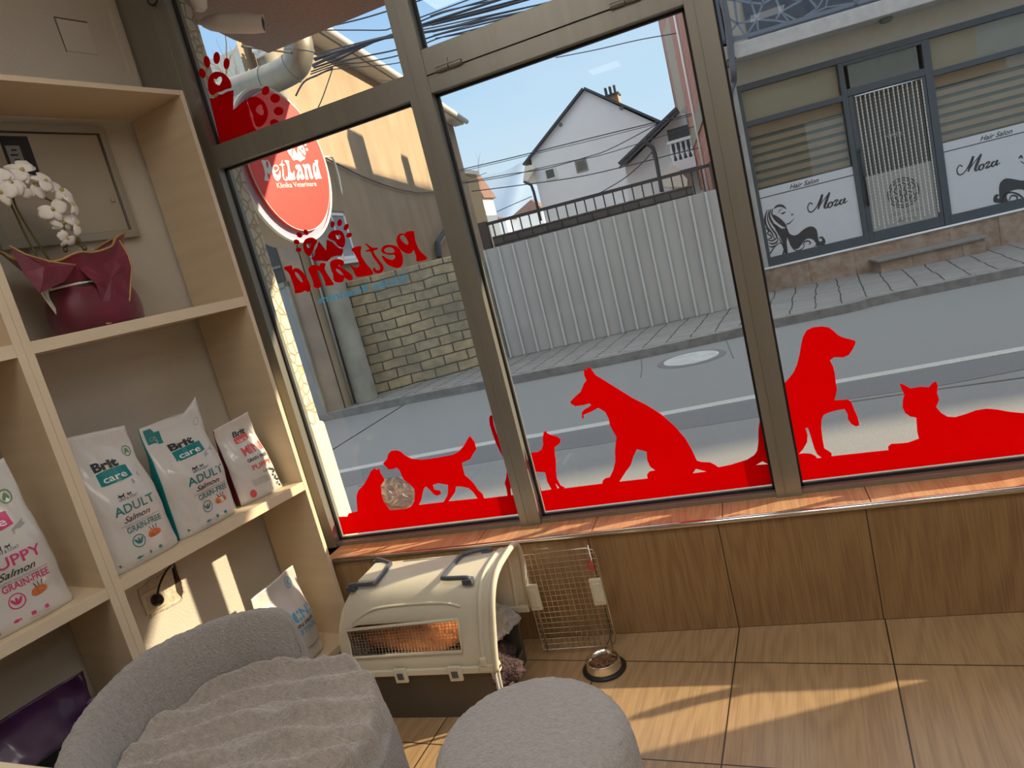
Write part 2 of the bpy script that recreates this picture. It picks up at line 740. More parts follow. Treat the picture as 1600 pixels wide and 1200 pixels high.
M['cable'] = mat('cable_sheath', (0.05, 0.06, 0.08), 0.6)
# ---------------------------------------------------------------- room shell
SF = Frame((-1.8577, -0.02), 90 - degrees(0.2044))      # front plane of the shelving; off > 0 goes into the wall
WD = 0.345                                              # depth of the plaster wall behind it

M['floor'] = wood_tile_mat('floor_tile', (0.45, 0.305, 0.165), (0.345, 0.225, 0.12), 0.48, 0.465, 0.0024, (0.035, 0.022, 0.015), rough=0.33)
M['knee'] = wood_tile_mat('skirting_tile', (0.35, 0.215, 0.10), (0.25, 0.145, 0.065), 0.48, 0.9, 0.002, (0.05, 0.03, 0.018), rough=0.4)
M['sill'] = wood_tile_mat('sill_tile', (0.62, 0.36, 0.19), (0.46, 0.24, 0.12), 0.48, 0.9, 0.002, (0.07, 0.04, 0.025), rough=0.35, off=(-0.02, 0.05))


def set_uv(o, fn):
    me = o.data
    uv = me.uv_layers.new(name='m') if not me.uv_layers else me.uv_layers[0]
    mw = Matrix.Translation(o.location)
    for l in me.loops:
        uv.data[l.index].uv = fn(mw @ me.vertices[l.vertex_index].co)


b = MB().box(-3.3, 4.6, -5.6, 0.2, -0.12, 0.0)
o = b.build('floor', M['floor'])
ca, sa = cos(radians(-4.8)), sin(radians(-4.8))
set_uv(o, lambda p: ((p.x + 0.242) * ca + (p.y + 0.02) * sa, -(p.x + 0.3) * sa + (p.y + 0.204) * ca))
struct(o)
o = struct(MB().box(-3.3, 4.6, -5.6, 0.2, 3.1, 3.22).build('ceiling', M['ceiling']))
o = struct(MB().fbox(SF, -6.0, 0.215, 0, 3.1, WD, WD + 0.15).build('wall_left', M['plaster']))
o = struct(MB().box(4.4, 4.6, -5.6, 0.2, 0, 3.1).build('wall_right', M['plaster']))
o = struct(MB().box(-3.3, 4.6, -5.6, -5.45, 0, 3.1).build('wall_back', M['plaster']))
# front wall: knee wall, pier to the right of the glazing, lintel
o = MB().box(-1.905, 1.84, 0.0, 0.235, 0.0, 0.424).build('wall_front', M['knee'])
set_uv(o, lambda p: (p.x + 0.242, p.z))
struct(o)
struct(MB().box(1.84, 4.6, 0.0, 0.235, 0.0, 3.1).build('wall_front_pier', M['plaster']))
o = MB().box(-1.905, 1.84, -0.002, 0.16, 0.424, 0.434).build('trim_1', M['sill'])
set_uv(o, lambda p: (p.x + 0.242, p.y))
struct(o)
# rounded metal edging of the sill
tb = MB()
tb.tube([(-1.86, -0.003, 0.4235), (1.84, -0.003, 0.4235)], 0.0115, 14)
struct(tb.build('trim_2', M['steel'], smooth=True))

# hollow cover and ridges in the plaster above the shelves
o = thing('cover_plate', 'square blank cover plate plastered over high on the left wall', 'cover plate', SF.at(-0.12, 2.65, WD))
q = MB()
q.prism([[SF.at(*p, WD - 0.004) for p in ((-0.176, 2.766), (-0.053, 2.766), (-0.053, 2.647), (-0.176, 2.647))]], SF.n * 0.006)
q.build('plate', mat('plate_paint', (0.61, 0.56, 0.49), 0.8, var=0.02), o, bevel=0.002)
q = MB()
for a, b_ in (((-0.180, 2.770), (-0.053, 2.770)), ((-0.180, 2.770), (-0.176, 2.645))):
    q.tube([SF.at(*a, WD - 0.001), SF.at(*b_, WD - 0.001)], 0.0022, 6)
q.build('gap', mat('dark_gap', (0.16, 0.13, 0.10), 0.9), o)
q = MB()
q.fbox(SF, 0.052, 0.088, 2.41, 3.09, WD - 0.008, WD + 0.01)
struct(q.build('trim_3', M['plaster'], bevel=0.003))

# ---------------------------------------------------------------- shop window
XA, XB0, XB1, XC0, XC1, XR = -1.918, -1.022, -0.935, -0.031, 0.056, 1.76
ZB, ZT = 0.452, 2.130
win = MB()
Y0, Y1 = 0.118, 0.205
win.box(XA - 0.09, XA, Y0, Y1, 0.434, 3.1)
win.box(XB0, XB1, Y0, Y1, 0.434, 3.1)
win.box(XC0, XC1, Y0, Y1, 0.434, 3.1)
win.box(XR, XR + 0.09, Y0, Y1, 0.434, 3.1)
for x0, x1 in ((XA, XB0), (XB1, XC0), (XC1, XR)):
    win.box(x0, x1, Y0 + 0.012, Y1, 0.434, ZB)
    win.box(x0, x1, Y0, Y1, 3.0, 3.1)
win.box(XA, XB0, Y0 + 0.002, Y1, ZT, 2.218)
win.box(XB1, XC0, Y0 + 0.002, Y1, ZT, 2.189)
win.box(XB1, XC0, Y0 + 0.002, Y1, 2.193, 2.281)
win.box(XC1, XR, Y0 + 0.002, Y1, 2.16, 2.26)
# narrow ridges that run along the profiles
for x in (XB0 + 0.03, XC0 + 0.03, XA - 0.045):
    win.box(x, x + 0.0025, Y0 - 0.002, Y0 + 0.01, 0.436, 3.0)
win.box(-2.35, XA - 0.088, Y0 + 0.03, Y1, 0.434, 3.1)
wo = struct(win.build('window_1', M['alu'], bevel=0.003))


def wpart(o):
    return o


panes = [(XA, XB0, ZB, ZT), (XA, XB0, 2.218, 3.0), (XB1, XC0, ZB, ZT), (XB1, XC0, 2.281, 3.0), (XC1, XR, ZB, 2.16), (XC1, XR, 2.26, 3.0)]
for x0, x1, z0, z1 in panes:
    MB().box(x0 - 0.004, x1 + 0.004, G + 0.001, G + 0.006, z0 - 0.004, z1 + 0.004).build('glass_pane', M['glass'], wo)
    g = MB()
    t = 0.009
    g.box(x0, x0 + t, G - 0.014, G + 0.001, z0, z1)
    g.box(x1 - t, x1, G - 0.014, G + 0.001, z0, z1)
    g.box(x0, x1, G - 0.014, G + 0.001, z0, z0 + t)
    g.box(x0, x1, G - 0.014, G + 0.001, z1 - t, z1)
    g.build('gasket', M['gasket'], wo)
for x in (-0.842, -0.205):
    h = MB()
    h.tube([(x - 0.05, Y0 - 0.006, 2.196), (x - 0.002, Y0 - 0.006, 2.196)], 0.010, 12)
    h.tube([(x + 0.002, Y0 - 0.006, 2.196), (x + 0.05, Y0 - 0.006, 2.196)], 0.010, 12)
    h.box(x - 0.052, x - 0.001, Y0 - 0.004, Y0 + 0.004, 2.196, 2.226)
    h.build('hinge', M['alu'], wo, smooth='auto')

# ---------------------------------------------------------------- vinyl on the glass
YS = G - 0.0012
SP1 = Frame((0, YS), 0)


def on_glass(loops):
    return [[SP1.P(x, y) for x, y in l] for l in loops]


P1=tr("115,990 170,988 180,968 235,955 230,900 228,860 240,825 270,795 300,745 318,705 345,683 350,698 372,688 378,715 398,745 405,770 385,790 390,850 400,895 425,925 440,948 540,938 570,925 590,890 592,850 590,820 560,790 530,770 510,730 498,700 480,682 455,692 430,695 410,675 393,655 420,630 425,600 445,578 480,574 505,582 530,605 575,628 640,633 720,622 830,602 870,580 900,545 925,500 938,485 965,520 978,565 955,600 940,630 895,648 888,655 895,690 905,730 930,750 960,780 990,825 1015,845 1026,875 1172,858 1165,810 1155,780 1165,740 1168,680 1160,645 1130,590 1100,530 1075,460 1060,410 1058,370 1065,355 1078,358 1085,410 1100,460 1130,530 1150,575 1170,605 1235,850 1275,985 150,1115",500,560,4)
H1=[tr("650,812 640,850 635,880 618,916 772,897 795,860 800,830 800,790 770,785 740,780 705,790 715,820 750,825 758,845 735,858 712,850 690,825 662,800",500,560,4),
    tr("850,800 845,835 820,870 803,893 985,875 960,838 930,810 880,800",500,560,4),
    tr("1195,855 1190,820 1195,795 1210,815 1222,850",500,560,4)]
P2=tr("1318,588 1360,585 1385,570 1395,540 1392,500 1398,462 1412,453 1420,468 1450,480 1485,490 1503,505 1500,530 1480,545 1465,555 1468,600 1475,650 1475,700 1480,750 1505,795 1530,805",500,560,4)+tr("150,993 368,966 370,950 385,935 410,930 430,890 442,840 440,780 448,700 430,670 410,630 405,600 385,560 345,535 310,555 285,565 262,575 264,594 256,596 252,590 252,560 265,545 290,532 305,520 295,510 260,520 215,526 190,512 186,500 215,470 245,445 255,420 262,400 278,380 265,350 262,315 280,322 285,303 300,310 330,350 380,380 460,430 540,480 620,520 700,570 780,640 840,710 880,780 905,835 930,843 980,845 1010,860 1028,873 1100,858 1190,830 1230,805 1248,780 1255,730 1255,660 1272,605 1315,800 1355,1000 50,1140",840,490,3.6375)
H2=[tr("1350,708 1408,712 1420,770 1447,818 1384,828 1365,765",500,560,4),tr("1470,778 1497,809 1484,813",500,560,4),
    tr("1240,861 1278,839 1312,855",840,490,3.6375),tr("900,882 960,897 882,908",840,490,3.6375),
    tr("565,770 620,785 622,830 640,870 668,890 635,897 622,915 625,937 465,955 500,900 530,860 545,810",840,490,3.6375)]
P3=tr("235,395 262,370 290,335 310,290 325,230 335,170 345,130 365,95 400,78 450,72 490,78 515,95 540,120 570,135 610,145 643,155 640,175 625,205 605,235 575,248 520,248 497,265 515,300 525,340 530,390 538,430 530,470 522,492 570,490 600,488 620,505 635,545 655,590 665,635 645,640 620,628 600,600 598,570 580,542 540,548 495,560 462,575 450,600 448,650 455,710 465,765 490,780 508,795 505,810 830,775 828,755 845,740 880,738 940,733 1003,710 993,670 988,590 955,585 925,565 910,530 912,490 920,460 905,430 892,395 920,405 955,425 1010,415 1060,418 1080,395 1100,385 1110,410 1105,450 1118,490 1100,530 1130,565 1165,585 1210,588 1270,570 1330,548 1390,540 1450,545 1520,558 1600,565 1600,832 340,970 280,660",1160,490,3.636)
H3=[tr("358,650 370,690 368,730 345,770 320,797 350,793 390,795 415,808 425,822 450,818 425,800 410,770 395,720 380,670 372,648",1160,490,3.636)]


def clampx(pts, x0, x1, z0):
    out = []
    for p in pts:
        out.append(Vector((min(max(p.x, x0), x1), YS, max(p.z, z0))))
    return out


def sticker(name, outer, holes, rng, label, cat, extra=None, m='red'):
    b = MB()
    o3 = clampx([SP1.P(*p) for p in outer], *rng)
    h3 = [clampx([SP1.P(*p) for p in h], *rng) for h in holes]
    if extra:
        o3 = extra(o3)
    b.prism([o3] + h3, (0, -0.0006, 0))
    return tag(b.build(name, M[m], weld=False), label, cat)


sticker('silhouette_decal', P1, H1, (XA + 0.009, XB0 - 0.009, ZB + 0.018),
        'red vinyl strip with sitting cat and shaggy walking dog silhouettes in the left pane', 'window sticker')
sticker('silhouette_decal', P2, H2, (XB1 + 0.009, XC0 - 0.009, ZB + 0.016),
        'red vinyl strip with small cat front and panting sitting shepherd dog in the middle pane', 'window sticker')


def right_end(pts):
    """unseen end of the strip, added to shape the floor sunlight: lying cat, then a standing dog"""
    out = []
    n = len(pts)
    for i, p in enumerate(pts):
        out.append(p)
        if i + 1 < n and abs(p.x - pts[i + 1].x) < 0.12 and p.x > 0.6 and p.z > 0.6 and pts[i + 1].z < 0.6:
            for x, z in ((0.80, p.z), (0.95, p.z - 0.015), (1.02, p.z - 0.05), (1.06, 0.545), (1.12, 0.545), (1.13, 0.66), (1.12, 0.78), (1.16, 0.86), (1.22, 0.905), (1.26, 0.88),  # outline guessed so the floor gets its sun patches
                         (1.25, 0.80), (1.28, 0.735), (1.45, 0.73), (1.57, 0.72), (1.60, 0.62), (1.615, 0.53), (1.745, 0.525), (1.745, 0.47)):
                out.append(Vector((x, YS, z)))
    return out


sticker('silhouette_decal', P3, H3, (XC1 + 0.009, 1.745, ZB + 0.016),
        'red vinyl strip with large dog lifting one paw and lying cat in the right pane', 'window sticker', right_end)

# mirrored shop name: traced letter outlines, kept on the glass plane in metres
LET = {
 'd': ["148,602 168,590 200,586 215,580 226,598 229,628 245,612 280,610 330,650 370,710 396,765 402,805 393,832 372,838 350,825 328,838 300,846 262,852 250,842 245,800 225,740 200,670 172,635 152,622", "252,648 275,655 305,690 325,730 326,746 305,737 280,710 260,680"],
 'n': ["497,562 537,560 546,577 538,612 560,660 600,720 626,765 602,775 548,777 540,740 515,680 490,640 470,628 462,642 478,690 500,745 508,775 490,798 460,800 430,785 428,750 408,690 385,640 383,608 405,586 440,575 470,582 485,590"],
 'a': ["592,592 588,562 605,538 650,523 700,528 724,552 716,585 692,590 683,575 668,585 700,603 745,632 786,662 806,692 808,716 780,728 745,712 728,700 716,735 685,748 640,740 622,715 618,670 602,630", "648,615 680,628 708,658 720,678 698,673 668,655 652,638"],
 'L': ["795,430 820,410 880,395 890,410 885,440 888,485 910,525 945,575 980,615 1004,655 998,668 960,681 860,695 835,680 818,640 792,602 785,578 806,590 838,604 863,596 870,570 852,520 822,465"],
 't': ["925,378 940,374 975,398 1000,412 1048,414 1040,432 1008,443 1022,480 1060,530 1097,580 1105,617 1090,646 1058,660 1025,655 1004,634 1004,612 1020,602 1030,625 1052,630 1070,618 1066,590 1040,552 1002,500 978,450 932,452 935,437 966,428 950,400"],
 'e': ["1082,440 1090,410 1120,390 1170,385 1222,396 1262,432 1286,490 1291,550 1275,590 1240,608 1198,600 1150,580 1110,540 1088,495 1102,490 1132,512 1165,527 1196,528 1216,505 1206,480 1160,482 1110,470 1086,456", "1108,436 1130,415 1170,408 1202,428 1208,455 1170,464 1130,458"],
 'P': ["1230,335 1240,297 1268,276 1310,277 1320,262 1360,252 1393,254 1400,280 1406,330 1430,400 1460,450 1500,485 1520,508 1514,527 1440,545 1418,535 1418,500 1404,455 1392,435 1372,462 1340,472 1298,455 1258,420 1236,380", "1264,302 1288,290 1315,310 1336,350 1342,376 1322,382 1286,352 1266,325"],
 'body': ["405,513 440,490 447,432 466,405 472,372 482,352 545,430 552,442 557,335 580,345 610,358 640,388 672,416 715,422 712,462 700,490 650,490 603,505 562,545 500,537 440,541"],
 'pad1': ["330,390 340,345 375,320 420,315 455,333 466,358 450,380 440,402 430,430 415,460 398,492 368,484 343,450", "368,372 380,385 392,368 404,380 398,405 378,416 364,396"],
 'pad2': ["570,300 590,265 630,245 680,245 715,270 735,330 730,385 710,413 680,403 655,380 635,350 605,338 578,325", "645,285 660,298 676,285 690,300 682,325 660,330 644,308"]}
SW = {}
for k_, v_ in LET.items():
    SW[k_] = []
    for i_, s_ in enumerate(v_):
        q_ = tr(s_, 420, 320, 6.154)
        pr = [SP1.px(*p) for p in q_]
        SW[k_].append(smooth_loop(pr, 3) if k_ != 'body' else pr)
for i_, (cx, cy, rx, ry, ro) in enumerate([(295, 290, 24, 31, 128), (358, 265, 20, 30, 152), (268, 357, 24, 30, 118), (287, 432, 22, 28, 95), (613, 188, 20, 33, 0), (681, 173, 23, 34, 12), (744, 215, 22, 35, 28), (772, 292, 22, 29, 60)]):
    SW['toe%d' % i_] = [[SP1.px(*p) for p in [(420 + a / 6.154, 320 + b_ / 6.154) for a, b_ in ell(cx, cy, rx, ry, ro)]]]


def g3(x, z, y=YS):
    return Vector((x, y, z))


root = thing('shop_name_decal', 'mirrored red paw lettering sticker across the left window pane', 'window sticker', (-1.5, YS, 1.6))
for part, keys, mm in (('lettering', 'dnaLteP', 'red'),):
    b = MB()
    for k_ in keys:
        b.prism([[g3(*p) for p in l] for l in SW[k_]], (0, -0.0006, 0))
    b.build(part, M[mm], root, weld=False)
b = MB()
for k_ in SW:
    if len(k_) > 1:
        b.prism([[g3(*p) for p in l] for l in SW[k_]], (0, -0.0006, 0))
b.build('paw_emblem', M['darkred'], root, weld=False)

a_ = SP1.px(498, 474)
b_ = SP1.px(636, 441)
b = MB()
put_text(b, 'Klinika Veterinare', lambda x, y: g3(x, y), b_[0], a_[1] - 0.002, 0.030, w=b_[0] - a_[0], bold=0.012, mirror=True)
tag(b.build('subtitle_decal', M['blue']), 'thin light blue mirrored lettering on the glass below the red name', 'window sticker')

root = thing('paw_decal', 'deep red sticker of two raised paws at the top left of the window', 'window sticker', (-1.8, YS, 2.24))
TL = {'arms': ["137,765 165,770 195,757 207,740 235,737 275,716 325,703 322,860 420,775 434,812 448,858 453,900 468,940 480,985 500,1013 513,1018 500,1024 190,1160"],
      'palm1': ["122,700 119,640 135,590 170,558 215,555 260,575 300,620 315,670 310,690 270,700 230,720 190,727 165,750 140,740", "172,612 190,622 205,605 225,598 236,618 228,645 212,668 188,655 170,640"],
      'palm2': ["430,770 470,748 520,755 565,790 595,850 597,910 570,970 530,1000 500,990 480,940 475,900 455,860 440,820", "500,850 515,826 538,816 552,835 552,852 562,868 555,900 530,896 502,872"]}
b = MB()
for k_, v_ in TL.items():
    lp = [tr(s_, 300, 0, 5) for s_ in v_]
    if k_ != 'arms':
        lp = [smooth_loop(l, 3) for l in lp]
    if k_ != 'arms':
        gx_, gy_ = sum(p[0] for p in lp[0]) / len(lp[0]), sum(p[1] for p in lp[0]) / len(lp[0])
        lp[0] = [(gx_ + (p[0] - gx_) * 0.94, gy_ + (p[1] - gy_) * 0.94) for p in lp[0]]
    lp3 = []
    for l in lp:
        l3 = [SP1.P(*p) for p in l]
        lp3.append([Vector((max(p.x, XA + 0.009), YS, max(p.z, 2.228))) for p in l3])
    b.prism(lp3, (0, -0.0006, 0))
for cx, cy, rx, ry, ro in [(80, 572, 25, 40, -18), (117, 483, 25, 48, -10), (193, 453, 26, 48, 0), (270, 497, 24, 45, 3), (575, 708, 28, 37, 25), (650, 768, 38, 36, 0), (677, 868, 38, 34, 0), (645, 962, 36, 30, 20)]:
    b.prism([[SP1.P(300 + x / 5, y / 5) for x, y in ell(cx, cy, rx, ry, ro)]], (0, -0.0006, 0))
b.build('paws', M['darkred'], root, weld=False)

# crumpled film made up to stand for a reflection in the pane
M['film'] = mat('reflection_film', (0.72, 0.66, 0.68), 0.12, metal=0.55, var=0.3, scale=28, bump=0.9, bscale=30)
rnd = random.Random(4)
fp_ = [(383, 790), (415, 750), (485, 735), (560, 780), (592, 815), (590, 870), (575, 915), (530, 938), (440, 946), (418, 915), (398, 890), (388, 840)]
c_ = SP1.P(500 + 490 / 4, 560 + 845 / 4)
ring = [SP1.P(500 + x / 4, 560 + y / 4) for x, y in fp_]
b = MB()
vs = [c_ + Vector((0, -0.010, 0))]
for f_ in (0.35, 0.7, 1.0):
    for p in ring:
        vs.append(c_.lerp(p, f_) + Vector((rnd.uniform(-.004, .004), -0.003 - rnd.random() * 0.010 * (f_ < 1), rnd.uniform(-.004, .004))) * (1 if f_ < 1 else 0.4) + Vector((0, -0.002, 0)))
n_ = len(ring)
fs = [(0, 1 + i, 1 + (i + 1) % n_) for i in range(n_)]
for r_ in range(2):
    for i in range(n_):
        j = (i + 1) % n_
        a0, a1 = 1 + r_ * n_ + i, 1 + r_ * n_ + j
        fs += [(a0, a0 + n_, a1 + n_), (a0, a1 + n_, a1)]
b.add(vs, fs)
tag(b.build('reflection_patch', M['film']), 'small crumpled patch standing in for a glass reflection between sitting cat and walking dog stickers', 'reflection')

# ---------------------------------------------------------------- shelving
def unit(name, label, s0, s1, levels, open_bottom=True):
    root = thing(name, label, 'shelving unit', SF.at((s0 + s1) / 2, 0, 0.16), 'shelving units along the left wall')
    t = 0.024
    D0, D1 = 0.0, 0.322
    for a, c in ((s0, s0 + t), (s1 - (0.018 if s1 > -0.1 else t), s1)):
        q = MB()
        q.fbox(SF, a, c, 0.0, 2.403, D0 + 0.001, D1)
        q.fbox(SF, a, c, 0.0, 2.403, D0, D0 + 0.001, mi=1)
        q.build('side_panel', [M['board'], M['edge']], root, bevel=0.0008)
    i0, i1 = s0 + t, s1 - (0.018 if s1 > -0.1 else t)
    for nm, z0, z1 in levels:
        q = MB()
        q.fbox(SF, i0, i1, z0, z1, D0 + 0.002, D1)
        q.fbox(SF, i0, i1, z0, z1, D0 + 0.001, D0 + 0.002, mi=1)
        q.build(nm, [M['board'], M['edge']], root, bevel=0.0008)
    return root


unit('shelving_unit', 'cream open shelving unit beside the window holding the orchid', -0.853, 0.0,
     [('top_panel', 2.385, 2.403), ('shelf', 1.566, 1.604), ('shelf', 0.772, 0.809), ('base_panel', 0.06, 0.09)])
unit('shelving_unit', 'cream open shelving unit at the left edge of the photo', -1.73, -0.8535,
     [('top_panel', 2.385, 2.403), ('shelf', 1.566, 1.607), ('shelf', 0.772, 0.809), ('base_panel', 0.20, 0.225)])

# ---------------------------------------------------------------- pet food bags
M['bagw'] = mat('glossy_white_foil', (0.66, 0.64, 0.61), 0.24, var=0.03, scale=5, coat=0.9, bump=0.5, bscale=16)
M['teal'] = mat('teal_print', (0.0, 0.21, 0.22), 0.3, coat=0.5)
M['ink'] = mat('black_print', (0.03, 0.03, 0.035), 0.4)
M['grey'] = mat('grey_print', (0.36, 0.36, 0.36), 0.4)
M['pink'] = mat('pink_print', (0.66, 0.05, 0.20), 0.35)
M['coral'] = mat('coral_print', (0.72, 0.10, 0.10), 0.35)
M['orange'] = mat('orange_print', (0.62, 0.17, 0.05), 0.4, var=0.3, scale=60)
M['green'] = mat('leaf_green_print', (0.12, 0.26, 0.10), 0.4)
M['wine'] = mat('wine_print', (0.13, 0.01, 0.03), 0.35)
M['wprint'] = mat('white_print', (0.80, 0.80, 0.79), 0.35)
M['sky'] = mat('sky_blue_print', (0.12, 0.42, 0.68), 0.35)


class Bag:
    def __init__(s, s0, z0, w, h, T=0.055, off=0.10, lean=0.0, yaw=0.0, taper=0.95, seed=1, top=None, n=2.8, shear=0.0, wr=0.0058, fr=None, seal=0.0):
        s.s0, s.z0, s.w, s.h, s.T, s.off, s.lean, s.taper, s.seed, s.n, s.shear, s.wr = s0, z0, w, h, T, off, lean, taper, seed, n, shear, wr
        s.top = top
        s.seal = seal
        fr = fr or SF
        s.c = fr.at(s0, z0, off)
        a = radians(yaw)
        d, m = Vector(fr.d), Vector(fr.n)
        s.X = d * cos(a) + m * sin(a)
        s.Nn = -(m * cos(a) - d * sin(a))

    def tv(s, v):
        if v < 0.05:
            return s.T * (0.86 + 2.8 * v)
        k = max(0.0, min(1.0, (v - 0.45) / 0.47))
        return s.T * (1 - k * k * (3 - 2 * k)) + 0.0025

    def pt(s, x, v, side=1, eps=0.0):
        """x -1..1 across, v 0..1 up; side +1 front, -1 back"""
        ax = min(abs(x), 1.0)
        a = s.w / 2 * (1 + (s.taper - 1) * v - 0.04 * math.exp(-((v - 0.72) / 0.12) ** 2))
        t = s.tv(v)
        d = t * max(0.0, 1 - ax ** s.n) ** (1 / s.n) * side
        fold = 0.35 * s.T * max(0, (v - 0.75) / 0.25)
        nz = noise.noise(Vector((x * 2.2 + s.seed * 7, v * 3.4, s.seed))) * 1.3 + noise.noise(Vector((x * 5 + s.seed, v * 9 + x * 4, s.seed * 2))) * 0.5
        wv = s.wr * nz * (1 if v > 0.03 else 0.2)
        z = s.h * v
        if s.top:
            z += s.top(x) * max(0.0, (v - 0.5) / 0.5) ** 2
        return s.c + s.X * (x * a + s.shear * v + wv * 0.3 * x) + s.Nn * (d + wv + eps + s.seal * max(0, (v - 0.6) / 0.4) ** 2 - s.lean * v) + Vector((0, 0, z))

    def body(s, root, mats, side_mi=None):
        b = MB()
        nu, nv = 64, 40

        def fn(u, v):
            th = u * 2 * pi
            x = cos(th)
            sg = 1 if sin(th) >= 0 else -1
            x = (abs(x) ** 0.8) * (1 if x >= 0 else -1)
            return s.pt(x, v, sg)
        b.grid(fn, nu, nv, closed_u=True)
        if side_mi:
            for i in range(len(b.f)):
                u = (i % nu + 0.5) / nu
                x = cos(u * 2 * pi)
                v = (i // nu) / (nv - 1)
                lim = side_mi[1]
                if x * side_mi[2] > lim:
                    b.m[i] = 1
        b.f.append(tuple(reversed(range(nu))))
        b.m.append(0)
        b.f.append(tuple((nv - 1) * nu + i for i in range(nu)))
        b.m.append(0)
        return b.build('bag_body', mats, root, smooth=True)

    def sheet(s, eps=0.0016):
        """x, y in 0..1 across and down the front"""
        return lambda x, y: s.pt(2 * x - 1, 1 - y, 1, eps)

    def text(s, mb, body, x, y, hh, ww, bold=0.02, shear=0.0, anchor='l', eps=0.0016, rot=0.0):
        """hh, ww as fractions of the bag's width"""
        f = s.sheet(eps)
        ar = s.w / s.h
        put_text(mb, body, lambda a, b_: f(x + a, y - b_ * ar), 0, 0, hh, w=ww, bold=bold, shear=shear, anchor=anchor, rot=rot)

    def rect(s, mb, x0, x1, y0, y1, eps=0.0011, n=6, slant=0.0, round_=0.0):
        f = s.sheet(eps)
        vs, fs = [], []
        for j in range(n + 1):
            for i in range(n + 1):
                x = x0 + (x1 - x0) * i / n
                y = y0 + (y1 - y0) * j / n + slant * (i / n)
                if round_:
                    k = abs(2 * i / n - 1) ** 4
                    y += round_ * k * (1 - 2 * j / n)
                vs.append(f(x, y))
        for j in range(n):
            for i in range(n):
                a = j * (n + 1) + i
                fs.append((a, a + 1, a + n + 2, a + n + 1))
        mb.add(vs, fs)

    def shape(s, mb, pts, eps=0.0013):
        f = s.sheet(eps)
        poly2d(mb, pts, lambda x, y: f(x, y))

    def ringd(s, mb, cx, cy, r, t, eps=0.0013):
        ar = s.w / s.h
        o = [(x, cy + (y - cy) * ar) for x, y in ell(cx, cy, r, r, 0, 28)]
        i = [(x, cy + (y - cy) * ar) for x, y in ell(cx, cy, r - t, r - t, 0, 28)]
        s.shape(mb, [o, i], eps)

    def disc(s, mb, cx, cy, rx, ry=None, rot=0, eps=0.0013):
        ar = s.w / s.h
        s.shape(mb, [[(x, cy + (y - cy) * ar) for x, y in ell(cx, cy, rx, ry or rx, rot, 24)]], eps)


DOG = [(-.5, .1), (-.45, -.05), (-.3, -.12), (-.35, -.3), (-.22, -.22), (-.1, -.1), (.2, -.12), (.38, -.3), (.42, -.2), (.35, -.02), (.36, .35), (.28, .35), (.24, .08), (-.05, .08), (-.1, .35), (-.18, .35), (-.2, .1), (-.34, .0), (-.4, .12)]


def fish(cx, cy, r, ar):
    p = [(-1, 0), (-.5, -.35), (.1, -.4), (.6, -.1), (1, -.4), (.9, 0), (1, .4), (.6, .1), (.1, .4), (-.5, .35)]
    return [(cx + a * r, cy + b_ * r * ar) for a, b_ in p]


